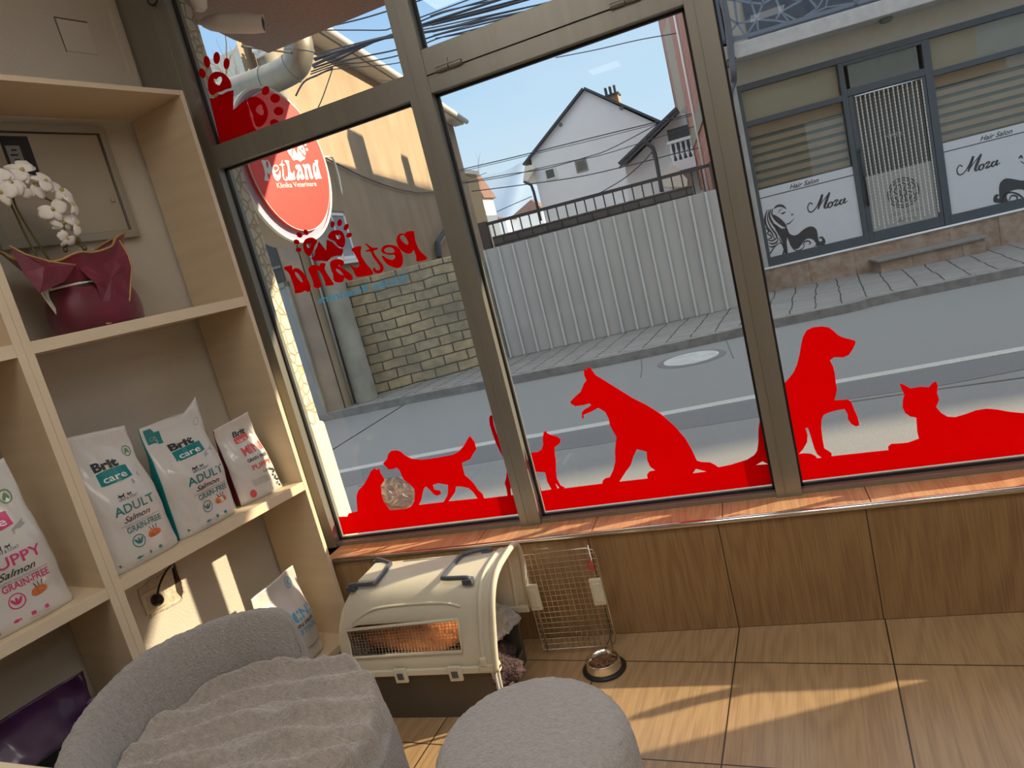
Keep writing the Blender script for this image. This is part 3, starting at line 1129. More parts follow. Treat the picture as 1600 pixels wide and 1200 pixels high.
def care_front(B, root, main, word, skin=True, kg=True, dx=0.0):
    ar = B.w / B.h

    def fin(nm, m):
        nonlocal b
        b.build(nm, M[m], root)
        b = MB()
    b = MB()
    B.rect(b, 0.24 + dx, 0.72 + dx, 0.275, 0.375, slant=-0.004, round_=0.006)
    fin('brand_patch', main)
    B.text(b, word, 0.24 + dx, 0.60, 0.115, 0.60, bold=0.014)
    fin('variety_lettering', main)
    B.text(b, 'GRAIN-FREE', 0.32 + dx, 0.745, 0.075, 0.50, bold=0.016)
    fin('grain_lettering', main)
    B.ringd(b, 0.42 + dx, 0.82, 0.085, 0.012)
    for a in (-30, 0, 30):
        B.disc(b, 0.42 + dx + 0.0011 * a, 0.82, 0.014, 0.042, a)
    fin('leaf_ring', main)
    for i, x in enumerate((0.36, 0.52, 0.66)):
        if i == 0:
            B.shape(b, [fish(x + dx, 0.935, 0.045, ar)])
        else:
            B.rect(b, x + dx - 0.022, x + dx + 0.022, 0.922, 0.946)
        B.text(b, 'omega' if i == 0 else 'active', x + dx, 0.965, 0.012, 0.08, bold=0, anchor='c')
        fin('bottom_symbol', main)
    B.text(b, 'Brit', 0.24 + dx, 0.265, 0.105, 0.40, bold=0.045)
    fin('brand_lettering', 'ink')
    B.text(b, 'Salmon', 0.32 + dx, 0.665, 0.075, 0.40, bold=0.01, shear=0.45)
    fin('flavour_lettering', 'ink')
    B.text(b, 'HYPOALLERGENIC FORMULA WITH SALMON & POTATOES', 0.27 + dx, 0.69, 0.014, 0.56, bold=0)
    B.text(b, 'FOR ADULT DOGS OF ALL BREEDS', 0.32 + dx, 0.705, 0.013, 0.42, bold=0)
    fin('small_print', 'ink')
    for k_ in (0, 1):
        B.shape(b, [[(0.42 + dx + k_ * 0.11 + x * 0.11 * (1 - 0.3 * k_), 0.475 + y * 0.11 * ar * (1 - 0.3 * k_)) for x, y in DOG]])
    fin('dog_symbols', 'ink')
    B.text(b, 'SKIN & COAT', 0.36 + dx, 0.508, 0.03, 0.28, bold=0)
    fin('skin_lettering', 'ink')
    for q_, r_ in ((0.60, -25), (0.64, -5), (0.68, 15)):
        B.disc(b, q_ + dx + 0.03, 0.775, 0.005, 0.035, r_)
    fin('herb_print', 'ink')
    if kg:
        B.text(b, '3', 0.10, 0.965, 0.055, None, bold=0.03)
        B.text(b, 'kg', 0.155, 0.965, 0.03, None, bold=0.0)
    b.build('weight_lettering', M['ink'], root)
    b = MB()
    B.text(b, 'care', 0.30 + dx, 0.355, 0.085, 0.36, bold=0.012, eps=0.0024)
    b.build('brand_subtitle', M['wprint'], root)
    b = MB()
    B.shape(b, [[(0.66 + dx, 0.392), (0.84 + dx, 0.352), (0.815 + dx, 0.372), (0.835 + dx, 0.388), (0.655 + dx, 0.428)]], eps=0.0014)
    b.build('grey_ribbon', M['grey'], root)
    b = MB()
    B.shape(b, [[(0.56 + dx, 0.825), (0.58 + dx, 0.80), (0.63 + dx, 0.785), (0.70 + dx, 0.792), (0.75 + dx, 0.81), (0.74 + dx, 0.835), (0.66 + dx, 0.845), (0.59 + dx, 0.842)]])
    b.build('fillet_print', M['orange'], root)
    return b


def leaf_badge(B, root, x, y, r=0.075):
    b = MB()
    B.ringd(b, x, y, r, 0.014)
    B.disc(b, x - 0.01, y, r * 0.25, r * 0.6, 30)
    B.disc(b, x + 0.02, y, r * 0.2, r * 0.5, -20)
    b.build('leaf_badge', M['green'], root)


# adult bag standing against the upright, at the left end of the window unit
B1 = Bag(-0.694, 0.8095, 0.262, 0.462, T=0.058, off=0.09, seed=3, taper=0.80, shear=-0.008, top=lambda x: 0.006 - 0.012 * x)
r1 = thing('pet_food_bag', 'white adult salmon food bag with green badge, nearest the upright on lower shelf', 'pet food bag', B1.c, 'white food bags on the shelves')
B1.body(r1, M['bagw'])
care_front(B1, r1, 'teal', 'ADULT')
leaf_badge(B1, r1, 0.86, 0.19)

B2 = Bag(-0.425, 0.8095, 0.262, 0.435, T=0.062, off=0.105, seed=8, taper=0.98, top=lambda x: -0.03 + 0.055 * (max(x, -0.2) + 0.1) ** 2 + 0.02 * (x < -0.6), shear=0.004)
r2 = thing('pet_food_bag', 'white adult salmon food bag with teal side and teal corner square', 'pet food bag', B2.c, 'white food bags on the shelves')
B2.body(r2, [M['bagw'], M['teal']], (1, 0.955, -1))
care_front(B2, r2, 'teal', 'ADULT', dx=0.05)
b = MB()
B2.rect(b, 0.06, 0.28, 0.03, 0.165)
b.build('corner_square', M['teal'], r2)
b = MB()
B2.ringd(b, 0.14, 0.125, 0.03, 0.006, 0.0022)
B2.ringd(b, 0.19, 0.125, 0.03, 0.006, 0.0022)
b.build('corner_emblem', M['grey'], r2)
b = MB()
B2.ringd(b, 0.86, 0.13, 0.05, 0.01, 0.0022)
b.build('round_emblem', M['grey'], r2)

B3 = Bag(-0.155, 0.8095, 0.205, 0.335, T=0.05, off=0.11, seed=12, taper=0.80, top=lambda x: 0.012 * x, shear=-0.03, seal=0.02, yaw=-8)
r3 = thing('pet_food_bag', 'small white puppy food bag with red lettering, right end of lower shelf', 'pet food bag', B3.c, 'white food bags on the shelves')
B3.body(r3, [M['bagw'], M['wine']], (1, 0.96, -1))
b = MB()
B3.rect(b, 0.38, 0.76, 0.21, 0.29, slant=-0.01, round_=0.008)
b.build('brand_patch', M['coral'], r3)
b = MB()
B3.text(b, 'MINI', 0.40, 0.44, 0.16, 0.52, bold=0.03)
b.build('breed_lettering', M['coral'], r3)
b = MB()
B3.text(b, 'PUPPY', 0.44, 0.64, 0.10, 0.50, bold=0.02)
b.build('variety_lettering', M['coral'], r3)
b = MB()
B3.disc(b, 0.26, 0.90, 0.07, 0.08)
b.build('round_badge', M['coral'], r3)
b = MB()
B3.text(b, 'Brit', 0.40, 0.20, 0.10, 0.36, bold=0.03, shear=0.2)
b.build('brand_lettering', M['ink'], r3)
b = MB()
B3.text(b, 'GRAIN FREE', 0.40, 0.53, 0.065, 0.50, bold=0.02)
b.build('grain_lettering', M['ink'], r3)
b = MB()
B3.text(b, 'Lamb', 0.62, 0.71, 0.05, 0.22, bold=0, shear=0.4)
b.build('flavour_lettering', M['ink'], r3)
b = MB()
for i in range(4):
    B3.text(b, 'FORMULA FOR PUPPIES OF MINI BREEDS', 0.33, 0.76 + i * 0.022, 0.016, 0.36, bold=0)
b.build('small_print', M['ink'], r3)
b = MB()
for i in range(7):
    B3.disc(b, 0.86 + 0.03 * sin(i * 2.1), 0.72 + i * 0.036, 0.05 + 0.015 * cos(i * 1.7), 0.022, 25 * cos(i * 3))
b.build('spotted_dog_print', M['ink'], r3)
b = MB()
B3.text(b, 'care', 0.43, 0.275, 0.07, 0.28, bold=0.01, eps=0.0024)
b.build('brand_subtitle', M['wprint'], r3)

B6 = Bag(-0.285, 0.8095, 0.17, 0.35, T=0.03, off=0.235, seed=5, taper=0.9)
r6 = thing('pet_food_bag', 'brown food bag mostly hidden behind the small red lettered puppy bag', 'pet food bag', B6.c)
B6.body(r6, mat('kraft_brown_foil', (0.16, 0.10, 0.05), 0.35, var=0.2, coat=0.3))

BP = Bag(-1.075, 0.8095, 0.275, 0.462, T=0.058, off=0.09, seed=21, taper=0.78, top=lambda x: 0.02 * x)
r4 = thing('pet_food_bag', 'white puppy salmon food bag with pink lettering at the left edge', 'pet food bag', BP.c, 'white food bags on the shelves')
BP.body(r4, M['bagw'])
care_front(BP, r4, 'pink', 'PUPPY')
leaf_badge(BP, r4, 0.80, 0.20)

BL = Bag(-0.245, 0.0905, 0.27, 0.375, T=0.06, off=0.10, seed=31, taper=0.86, top=lambda x: 0.012 * x, shear=0.01)
r5 = thing('pet_food_bag', 'white food bag with round blue symbol behind the grey armchair', 'pet food bag', BL.c)
BL.body(r5, M['bagw'])
b = MB()
BL.ringd(b, 0.80, 0.12, 0.085, 0.016)
BL.disc(b, 0.80, 0.12, 0.012, 0.06, 40)
BL.disc(b, 0.79, 0.12, 0.012, 0.05, -30)
b.build('round_symbol', M['sky'], r5)
b = MB()
BL.text(b, 'MINI', 0.40, 0.50, 0.15, 0.52, bold=0.03)
b.build('breed_lettering', M['sky'], r5)
b = MB()
BL.text(b, 'SENSITIVE', 0.20, 0.66, 0.085, 0.72, bold=0.02)
b.build('variety_lettering', M['sky'], r5)
b = MB()
BL.text(b, 'GRAIN FREE', 0.30, 0.57, 0.055, 0.60, bold=0.015)
b.build('grain_lettering', M['ink'], r5)
b = MB()
BL.text(b, 'Venison', 0.60, 0.85, 0.05, 0.30, bold=0, shear=0.3)
b.build('flavour_lettering', M['ink'], r5)

# dark goods in the bottom compartment of the left unit
BX = Bag(-1.12, 0.2255, 0.34, 0.33, T=0.06, off=0.16, seed=41, taper=0.95)
tag(BX.body(None, mat('dark_purple_film', (0.05, 0.010, 0.065), 0.35, var=0.3, coat=0.5)), 'dark purple plastic pack low in the left shelving unit', 'pet food pack').name = 'purple_pack'
BY = Bag(-0.97, 0.2255, 0.10, 0.26, T=0.05, off=0.08, seed=44, taper=0.8)
tag(BY.body(None, mat('lilac_film', (0.13, 0.06, 0.20), 0.35, var=0.3, coat=0.5)), 'lilac plastic pack behind the armchair in the left unit', 'pet food pack').name = 'lilac_pack'
BZ = Bag(-1.13, 0.2255, 0.22, 0.20, T=0.02, off=0.055, seed=47, taper=0.95)
tag(BZ.body(None, mat('black_film', (0.012, 0.013, 0.015), 0.35, coat=0.3)), 'black plastic pack in front of the dark purple pack', 'pet food pack').name = 'black_pack'

# ---------------------------------------------------------------- meter cabinet in the wall
M['mframe'] = mat('painted_steel_frame', (0.38, 0.36, 0.30), 0.5, metal=0.3, var=0.05)
M['mdoor'] = mat('meter_door', (0.40, 0.35, 0.27), 0.35, var=0.08, scale=2, coat=0.4)
root = thing('meter_cabinet', 'recessed electricity meter cabinet with glazed door behind the orchid', 'meter cabinet', SF.at(-0.4, 1.93, WD))
s0, s1, z0, z1 = -0.655, -0.150, 1.932, 2.360
q = MB()
t = 0.026
for a in ((s0, s1, z0, z0 + t), (s0, s1, z1 - t, z1), (s0, s0 + t, z0 + t, z1 - t), (s1 - t, s1, z0 + t, z1 - t)):
    q.fbox(SF, a[0], a[1], a[2], a[3], 0.315, WD + 0.02)
q.build('frame', M['mframe'], root, bevel=0.002)
q = MB()
q.fbox(SF, s0 + t + 0.005, s1 - t - 0.005, z0 + t + 0.005, z1 - t - 0.005, 0.328, WD + 0.01)
d_ = q.build('door', M['mdoor'], root)
q = MB()
for a in ((s0 + t, s1 - t, z0 + t, z0 + t + 0.005), (s0 + t, s1 - t, z1 - t - 0.005, z1 - t), (s0 + t, s0 + t + 0.005, z0 + t, z1 - t), (s1 - t - 0.005, s1 - t, z0 + t, z1 - t)):
    q.fbox(SF, a[0], a[1], a[2], a[3], 0.332, WD + 0.012)
q.build('seal', M['gasket'], root)
q = MB()
q.fbox(SF, -0.535, -0.440, 2.18, 2.318, 0.3265, 0.33)
ds = q.build('meter_window', M['black'], root)
q = MB()
q.fbox(SF, -0.525, -0.478, 2.20, 2.285, 0.3255, 0.327)
q.build('dial', mat('dial_face', (0.25, 0.27, 0.27), 0.4), ds)
q = MB()
for i in range(4):
    q.fbox(SF, -0.517 + 0.008 * (i % 2), -0.492, 2.215 + i * 0.017, 2.222 + i * 0.017, 0.3250, 0.3256)
q.build('dial_marks', M['ink'], ds)
q = MB()
q.lathe([(0.008, 0), (0.009, 0.003), (0.006, 0.006)], SF.at(s1 - t - 0.03, 2.08, 0.328), 16, axis=Matrix([Vector(SF.d), Vector((0, 0, 1)), -Vector(SF.n)]).transposed())
q.build('lock', M['mframe'], root, smooth=True)

# ---------------------------------------------------------------- socket in broken plaster
root = thing('wall_socket', 'white wall socket set in a rough plaster hole under the lower shelf', 'socket', SF.at(-0.55, 0.54, WD))
pl = MB()
hole = [(214, 922), (224, 915), (232, 906), (246, 901), (262, 888), (274, 884), (284, 905), (288, 925), (284, 938), (262, 950), (248, 956), (236, 966), (232, 955), (220, 942)]
pts = [SF.px(x, y, WD) for x, y in hole]
pl.prism([[SF.at(a, z, WD - 0.005) for a, z in pts], [SF.at(-0.55 + (a + 0.55) * 0.93, 0.6 + (z - 0.6) * 0.93, WD - 0.005) for a, z in pts]], SF.n * 0.006)
pl.build('plaster_rim', mat('crumbling_plaster', (0.55, 0.48, 0.38), 0.95, var=0.2, scale=60, bump=1, bscale=90), root)
pl = MB()
pl.prism([[SF.at(-0.55 + (a + 0.55) * 0.93, 0.6 + (z - 0.6) * 0.93, WD - 0.0015) for a, z in pts]], SF.n * 0.002)
pl.build('recess', mat('raw_plaster', (0.62, 0.55, 0.42), 0.95, var=0.15, scale=40, bump=0.8), root)
c0 = SF.px(242, 937, WD - 0.01)
pl = MB()
pl.fbox(SF, c0[0] - 0.045, c0[0] + 0.045, c0[1] - 0.042, c0[1] + 0.042, WD - 0.010, WD - 0.001)
pl.build('plate', mat('ivory_plastic', (0.68, 0.60, 0.44), 0.4), root, bevel=0.003)
pl = MB()
pl.fbox(SF, c0[0] - 0.030, c0[0] + 0.030, c0[1] - 0.028, c0[1] + 0.028, WD - 0.013, WD - 0.009)
pl.build('insert', mat('ivory_insert', (0.70, 0.63, 0.47), 0.35), root, bevel=0.003)
pl = MB()
e0 = SF.px(277, 905, WD - 0.003)
poly = [SF.px(x, y, WD - 0.002) for x, y in ((268, 886), (276, 884), (287, 922), (284, 934), (276, 925), (272, 905))]
pl.prism([[SF.at(a, z, WD - 0.0022) for a, z in poly]], SF.n * 0.0008)
pl.build('dark_cavity', mat('cavity', (0.05, 0.035, 0.025), 0.95), root)
root = thing('plug', 'black plug with short cable in the socket under the lower shelf', 'plug', SF.at(c0[0], c0[1], WD - 0.03))
ax = Matrix([Vector(SF.d), Vector((0, 0, 1)), -Vector(SF.n)]).transposed()
pl = MB()
pl.lathe([(0.019, 0), (0.021, 0.008), (0.020, 0.022), (0.014, 0.034), (0.008, 0.038), (0, 0.039)], SF.at(c0[0], c0[1], WD - 0.0135), 20, axis=ax, sy=1.15)
pl.build('plug_body', M['black'], root, smooth=True)
cp = [SF.at(c0[0], c0[1] + 0.015, WD - 0.035)] + [SF.P(x, y, WD - dd) for x, y, dd in ((249, 915, 0.045), (257, 897, 0.05), (266, 884, 0.045), (271, 880, 0.03), (273, 886, 0.018), (277, 903, 0.006))]
pl = MB()
pl.tube(catmull(cp, 8), 0.0042, 8)
pl.build('cord', M['black'], root, smooth=True)

# ---------------------------------------------------------------- orchid in wine coloured paper
OF = 0.16
nv0 = Vector(SF.n)
M['petal'] = mat('white_petal', (0.86, 0.82, 0.76), 0.6, var=0.05, scale=20, sheen=0.2)
M['lip'] = mat('orchid_lip', (0.55, 0.45, 0.15), 0.5, var=0.3, scale=90)
M['stem'] = mat('olive_stem', (0.13, 0.11, 0.03), 0.5, var=0.3)
M['paper'] = mat('wine_paper', (0.16, 0.006, 0.028), 0.5, var=0.35, scale=7, sheen=0.3, bump=0.3, bscale=20)
M['gold'] = mat('gold_edge', (0.48, 0.30, 0.10), 0.45)
oc = SF.at(-0.535, 1.6045, OF)
orch = thing('potted_orchid', 'white orchid wrapped in wine red paper with white ribbon on upper shelf', 'orchid', oc)


def wrap_pt(a, v, eps=0.0):
    """a 0..1 round, v 0..1 up"""
    th = a * 2 * pi
    if v < 0.45:
        r = 0.112 - 0.026 * (v / 0.45) ** 2 + 0.014 * sin(pi * v / 0.45)
        r += 0.062 * max(0.0, cos(th + 0.25)) ** 3
        r *= 1 + 0.035 * sin(5 * th + 1)
        z = 0.155 * v / 0.45
    else:
        k = (v - 0.45) / 0.55
        flare = 0.5 + 0.5 * cos(2 * (th - 0.1))
        rt = max(0.0, cos(th + 0.25)) ** 3
        lf = max(0.0, cos(th - 3.05)) ** 4
        r = 0.086 + 0.062 * rt + (0.035 + 0.075 * flare ** 2 - 0.045 * rt) * k ** 0.9 + 0.012 * k * sin(7 * th + 1.5)
        z = 0.155 + k * (0.075 + 0.085 * rt + 0.07 * lf + 0.020 * sin(3 * th + 0.4))
    p = SF.at(-0.535 + (r + eps) * cos(th) * 1.02 - 0.01, 1.6055 + z, OF + (r + eps) * sin(th) * 0.9)
    return p


b = MB()
b.grid(lambda u, v: wrap_pt(u, v), 72, 30, closed_u=True)
wr = b.build('wrapping_paper', M['paper'], orch, smooth=True)
wr.modifiers.new('solid', 'SOLIDIFY').thickness = 0.0012
b = MB()
b.tube([wrap_pt(i / 72, 1.0) for i in range(72)], 0.0042, 6, closed=True)
b.build('gold_trim', M['gold'], wr, smooth=True)
for fl_ in ([(187, 376, .07), (200, 398, .05), (206, 418, .045), (203, 460, .05), (199, 499, .06), (166, 506, .06), (160, 470, .055), (150, 444, .05), (128, 424, .055), (120, 412, .07), (150, 392, .08)],
            [(14, 384, .09), (40, 398, .08), (84, 410, .07), (118, 414, .06), (100, 440, .055), (62, 458, .06), (36, 426, .08)]):
    b = MB()
    ring_ = [SF.P(*q_) for q_ in fl_]
    cn = sum(ring_, Vector()) / len(ring_) - nv0 * 0.012
    nr = len(ring_)
    b.add([cn] + [cn.lerp(p, 0.5) - nv0 * (0.008 * (i % 2) - 0.002) for i, p in enumerate(ring_)] + ring_,
          [(0, 1 + i, 1 + (i + 1) % nr) for i in range(nr)] + [(1 + i, 1 + nr + i, 1 + nr + (i + 1) % nr, 1 + (i + 1) % nr) for i in range(nr)])
    fo_ = b.build('paper_flap', M['paper'], orch)
    fo_.modifiers.new('solid', 'SOLIDIFY').thickness = 0.0012
    b = MB()
    b.tube(ring_[:6] if fl_[0][0] > 100 else ring_[:4], 0.0035, 6)
    b.build('gold_trim', M['gold'], fo_, smooth=True)
b = MB()
b.tube([wrap_pt(i / 48, 0.455, 0.003) for i in range(48)], 0.0045, 6, closed=True)
for k_ in range(3):
    st = wrap_pt(0.53, 0.45, 0.006)
    b.tube(catmull([st, st + Vector((0.0, 0, 0.01)) - Vector(SF.d) * (0.02 + 0.012 * k_) - Vector(SF.n) * 0.01, st - Vector(SF.d) * (0.028 - 0.01 * k_) - Vector(SF.n) * 0.012 + Vector((0, 0, -0.03 - 0.045 * k_))], 8), 0.0035, 6)
b.build('ribbon', M['petal'], orch, smooth=True)
b = MB()
b.lathe([(0.07, 0), (0.085, 0.16), (0.08, 0.165), (0, 0.162)], SF.at(-0.545, 1.6065, OF), 24)
b.build('pot', mat('dark_pot', (0.03, 0.025, 0.02), 0.6), orch, smooth='auto')
b = MB()
for dx, ang, l in ((-0.03, 150, 0.14), (0.03, 30, 0.12), (0.0, 80, 0.10)):
    a_ = radians(ang)
    p0 = SF.at(-0.545 + dx * 0.3, 1.765, OF)
    d_ = Vector(SF.d) * cos(a_) - Vector(SF.n) * sin(a_)
    pr = []
    for i in range(9):
        t_ = i / 8
        pr.append((p0 + d_ * l * t_ + Vector((0, 0, 0.06 * sin(pi * t_ * 0.8))), 0.028 * sin(pi * min(1, t_ * 0.9 + 0.1)) + 0.002))
    sd = d_.cross(Vector((0, 0, 1))).normalized()
    vs = []
    for p, w_ in pr:
        vs += [p + sd * w_, p - Vector((0, 0, 0.006)), p - sd * w_]
    fs = []
    for i in range(8):
        fs += [(3 * i, 3 * i + 1, 3 * i + 4, 3 * i + 3), (3 * i + 1, 3 * i + 2, 3 * i + 5, 3 * i + 4)]
    b.add(vs, fs)
lv = b.build('leaves', mat('orchid_leaf', (0.03, 0.08, 0.03), 0.4), orch, smooth=True)
lv.modifiers.new('solid', 'SOLIDIFY').thickness = 0.003


def ozp(x, y, off):
    return SF.P(x / 3.333, 180 + y / 3.333, off)


for pp in ([(262, 762, OF), (180, 640, OF - 0.01), (95, 500, OF - 0.02), (66, 410, OF - 0.03), (100, 378, OF - 0.05), (160, 385, OF - 0.06), (245, 435, OF - 0.06), (310, 480, OF - 0.06), (335, 590, OF - 0.06), (345, 690, OF - 0.05)],
           [(215, 770, OF), (140, 640, OF), (60, 470, OF - 0.01), (20, 410, OF - 0.03), (-60, 430, OF - 0.05)],
           [(330, 620, OF - 0.06), (390, 660, OF - 0.06), (440, 692, OF - 0.06)]):
    b = MB()
    b.tube(catmull([ozp(*q_) for q_ in pp], 6), 0.0032, 7)
    b.build('stem', M['stem'], orch, smooth=True)


def flower(c, face, size, spin, seed):
    rf = random.Random(seed)
    z = Vector(face).normalized()
    x = z.orthogonal().normalized()
    x = Matrix.Rotation(spin, 3, z) @ x
    y = z.cross(x)
    b = MB()
    for k_, (ang, l, w) in enumerate([(90, 1.0, 0.62), (162 + 50, 0.95, 0.55), (18 - 50, 0.95, 0.55), (8, 1.05, 0.98), (172, 1.05, 0.98)]):
        a = radians(ang + rf.uniform(-6, 6))
        d = x * cos(a) + y * sin(a)
        s_ = z.cross(d)

        def fn(u, v, d=d, s_=s_, l=l, w=w, k_=k_):
            t = v
            hw = w * 0.5 * size * sin(pi * min(1.0, 0.10 + 0.86 * t)) ** 0.7
            cc = (u - 0.5) * 2
            return c + d * (l * size * t * 0.95) + s_ * hw * cc + z * (size * (0.16 * sin(pi * t) - 0.12 * cc * cc * t - 0.1 * t + 0.01 * k_))
        b.grid(fn, 7, 9)
    o = b.build('flower', M['petal'], orch, smooth=True)
    o.modifiers.new('solid', 'SOLIDIFY').thickness = 0.0008
    b = MB()
    b.lathe([(0.0, 0), (size * 0.14, size * 0.06), (size * 0.10, size * 0.22), (0.0, size * 0.30)], c + z * size * 0.02, 10, axis=Matrix([x, y, z]).transposed())
    b.build('flower_lip', M['lip'], o, smooth=True)


tow = -Vector(SF.n)
for i, (x, y, sz, fx, fz) in enumerate([(115, 290, 0.040, -0.2, 0.5), (60, 350, 0.034, -0.5, 0.1), (5, 400, 0.036, -0.6, -0.1), (180, 365, 0.036, 0.1, 0.3), (110, 400, 0.026, -0.2, -0.4),
                                       (235, 345, 0.034, 0.3, 0.5), (315, 395, 0.038, 0.3, 0.4), (275, 490, 0.036, -0.3, -0.1), (375, 465, 0.030, 0.7, 0.1), (330, 560, 0.034, -0.1, -0.1), (395, 570, 0.032, 0.6, 0.1),
                                       (350, 640, 0.026, 0.1, -0.5), (-20, 330, 0.036, -0.5, 0.3)]):
    flower(ozp(x, y, OF - 0.06 - 0.012 * (i % 3)), tow + Vector(SF.d) * fx + Vector((0, 0, fz)), sz * 1.3, i * 1.3, i)
for i, (x, y) in enumerate([(340, 700), (408, 652), (440, 692)]):
    b = MB()
    b.lathe([(0, -0.011), (0.007, -0.006), (0.008, 0.002), (0.004, 0.009), (0, 0.012)], ozp(x, y, OF - 0.06), 10)
    b.build('bud', M['stem'], orch, smooth=True)

# ---------------------------------------------------------------- armchair
M['boucle'] = mat('grey_boucle', (0.40, 0.375, 0.35), 0.95, var=0.10, scale=90, bump=0.9, bscale=170, sheen=0.5, spec=0.2)
M['boucle2'] = mat('light_grey_boucle', (0.47, 0.45, 0.425), 0.95, var=0.10, scale=90, bump=0.9, bscale=190, sheen=0.5, spec=0.2)
M['fur'] = mat('taupe_plush', (0.46, 0.41, 0.36), 0.95, var=0.14, scale=60, bump=0.9, bscale=140, sheen=0.7, spec=0.15)


def fuzz(p, amp=0.0032, f=62.0):
    v = Vector(p) * f
    n = noise.noise(v) + 0.5 * noise.noise(v * 2.1)
    return n * amp


CC = Vector((-1.492, -1.13, 0))
chair = thing('armchair', 'rounded grey boucle armchair with a plush throw over its seat', 'armchair', CC)


def shell(u, v):
    """u round the cushion section, v along the curve"""
    a0, a1 = radians(84), radians(285)
    endk = 0.045
    vv = v
    k = 1.0
    if vv < endk:
        k = sqrt(max(0, 1 - (1 - vv / endk) ** 2))
    if vv > 1 - endk:
        k = sqrt(max(0, 1 - (1 - (1 - vv) / endk) ** 2))
    th = a0 + (a1 - a0) * vv
    top = 0.655 - 0.24 * max(0, (vv - 0.38)) - 0.012 * math.exp(-(vv / 0.1) ** 2)
    z0 = 0.03
    ro, ri = 0.385, 0.268
    ph = u * 2 * pi
    cr, cz = (ro + ri) / 2, (top + z0) / 2
    ex = 3.2
    cx, cy = cos(ph), sin(ph)
    ex2 = 5.0 if cy > 0 else 8.0
    den = (abs(cx) ** ex + abs(cy) ** ex2) ** (1 / 4.0)
    den = max(abs(cx) ** (ex / 4) + abs(cy) ** (ex / 4), 1e-6) if False else (abs(cx) ** 3.4 + abs(cy) ** 3.4) ** (1 / 3.4)
    dx, dz = cx / den, cy / den
    hw, hh = (ro - ri) / 2, (top - z0) / 2
    dxx = dx * hw
    if dz > 0.55:                                   # rounder shoulders at the top
        dxx *= 1 - 0.25 * ((dz - 0.55) / 0.45) ** 2
    r = cr + dxx * k + 0.012 * dz
    z = cz + dz * hh * (0.80 + 0.20 * k)
    p = CC + Vector((r * cos(th), r * sin(th), z))
    f = fuzz(p)
    return p + Vector((cos(th) * cx, sin(th) * cx, cy)) * f


b = MB()
b.grid(shell, 110, 300, closed_u=True)
b.build('backrest', M['boucle'], chair, smooth=True)
b = MB()


def seatp(u, v):
    th = u * 2 * pi
    prof = [(0.30, 0.035), (0.385, 0.05), (0.40, 0.12), (0.402, 0.30), (0.395, 0.38), (0.37, 0.415), (0.30, 0.432), (0.15, 0.44), (0.0, 0.442)]
    t = v * (len(prof) - 1)
    i = min(int(t), len(prof) - 2)
    f = t - i
    r = prof[i][0] * (1 - f) + prof[i + 1][0] * f
    z = prof[i][1] * (1 - f) + prof[i + 1][1] * f
    r *= 1 + 0.16 * max(0.0, cos(th + 0.25)) ** 2
    p = CC + Vector((r * cos(th), r * sin(th), z))
    return p + Vector((cos(th), sin(th), 0.4)) * fuzz(p) * min(1, r * 10)


b.grid(seatp, 150, 70, closed_u=True)
b.build('seat', M['boucle'], chair, smooth=True)
b = MB()
b.lathe([(0.30, 0.0), (0.30, 0.036)], CC, 40)
b.build('base', M['black'], chair)

# throw
TH = thing('throw_blanket', 'taupe plush throw lying in deep folds over the armchair seat', 'blanket', CC + Vector((0, 0, 0.44)))


def throw_pt(u, v):
    th = u * 2 * pi
    deg = degrees(th) % 360
    back = 1.0 if 92 < deg < 275 else (0.0 if (deg < 70 or deg > 300) else (max(0, (deg - 70) / 22) if deg < 100 else max(0, (300 - deg) / 25)))
    fw = 1 + 0.16 * max(0.0, cos(th + 0.25)) ** 2
    R = 0.268 * back + 0.415 * fw * (1 - back)
    r = R * v
    hang = 0.0
    rr = r
    if back < 1:
        lim = 0.375 * fw
        if r > lim:
            hang = (r - lim) * 4.2 * (1 - back)
            rr = lim + (r - lim) * 0.35
    x, y = rr * cos(th), rr * sin(th)
    z = 0.458 - hang
    a = radians(20)
    ac = -x * sin(a) + y * cos(a)
    al = x * cos(a) + y * sin(a)
    wv = noise.noise(Vector((x * 4, y * 4, 1.7))) * 0.9
    ph = ac * (62 - 16 * al) + al * 5 * sin(al * 4) + wv * 3.0
    s_ = 0.5 + 0.5 * sin(ph)
    edge = min(1.0, (1 - v) * 7 + 0.45)
    fold = (0.040 * s_ ** 1.6 + 0.020 * noise.noise(Vector((al * 6, ac * 14, 4)))) * edge
    fold += 0.020 * noise.noise(Vector((x * 6, y * 6, 9)))
    z += 0.006 + max(fold, -0.004)
    if back > 0.5:
        z += 0.02 * v ** 8
    out = 0.010 * s_ if hang > 0.01 else 0
    p = CC + Vector((x + out * cos(th), y + out * sin(th), z))
    nrm = Vector((cos(th) * (hang > 0.01), sin(th) * (hang > 0.01), 1)).normalized()
    return p + nrm * fuzz(p, 0.0035, 70)


b = MB()
b.grid(throw_pt, 260, 150, closed_u=True)
tb_ = b.build('throw', M['fur'], TH, smooth=True)
tb_.modifiers.new('solid', 'SOLIDIFY').thickness = 0.004

# ---------------------------------------------------------------- pouf
PC = Vector((-0.645, -1.085, 0))
pf = thing('pouf', 'round light grey boucle pouf in the foreground beside the armchair', 'pouf', PC)
PP = [(0.20, 0.03), (0.225, 0.045), (0.236, 0.12), (0.239, 0.30), (0.236, 0.375), (0.224, 0.417), (0.195, 0.445), (0.13, 0.461), (0.06, 0.467), (0.0, 0.468)]


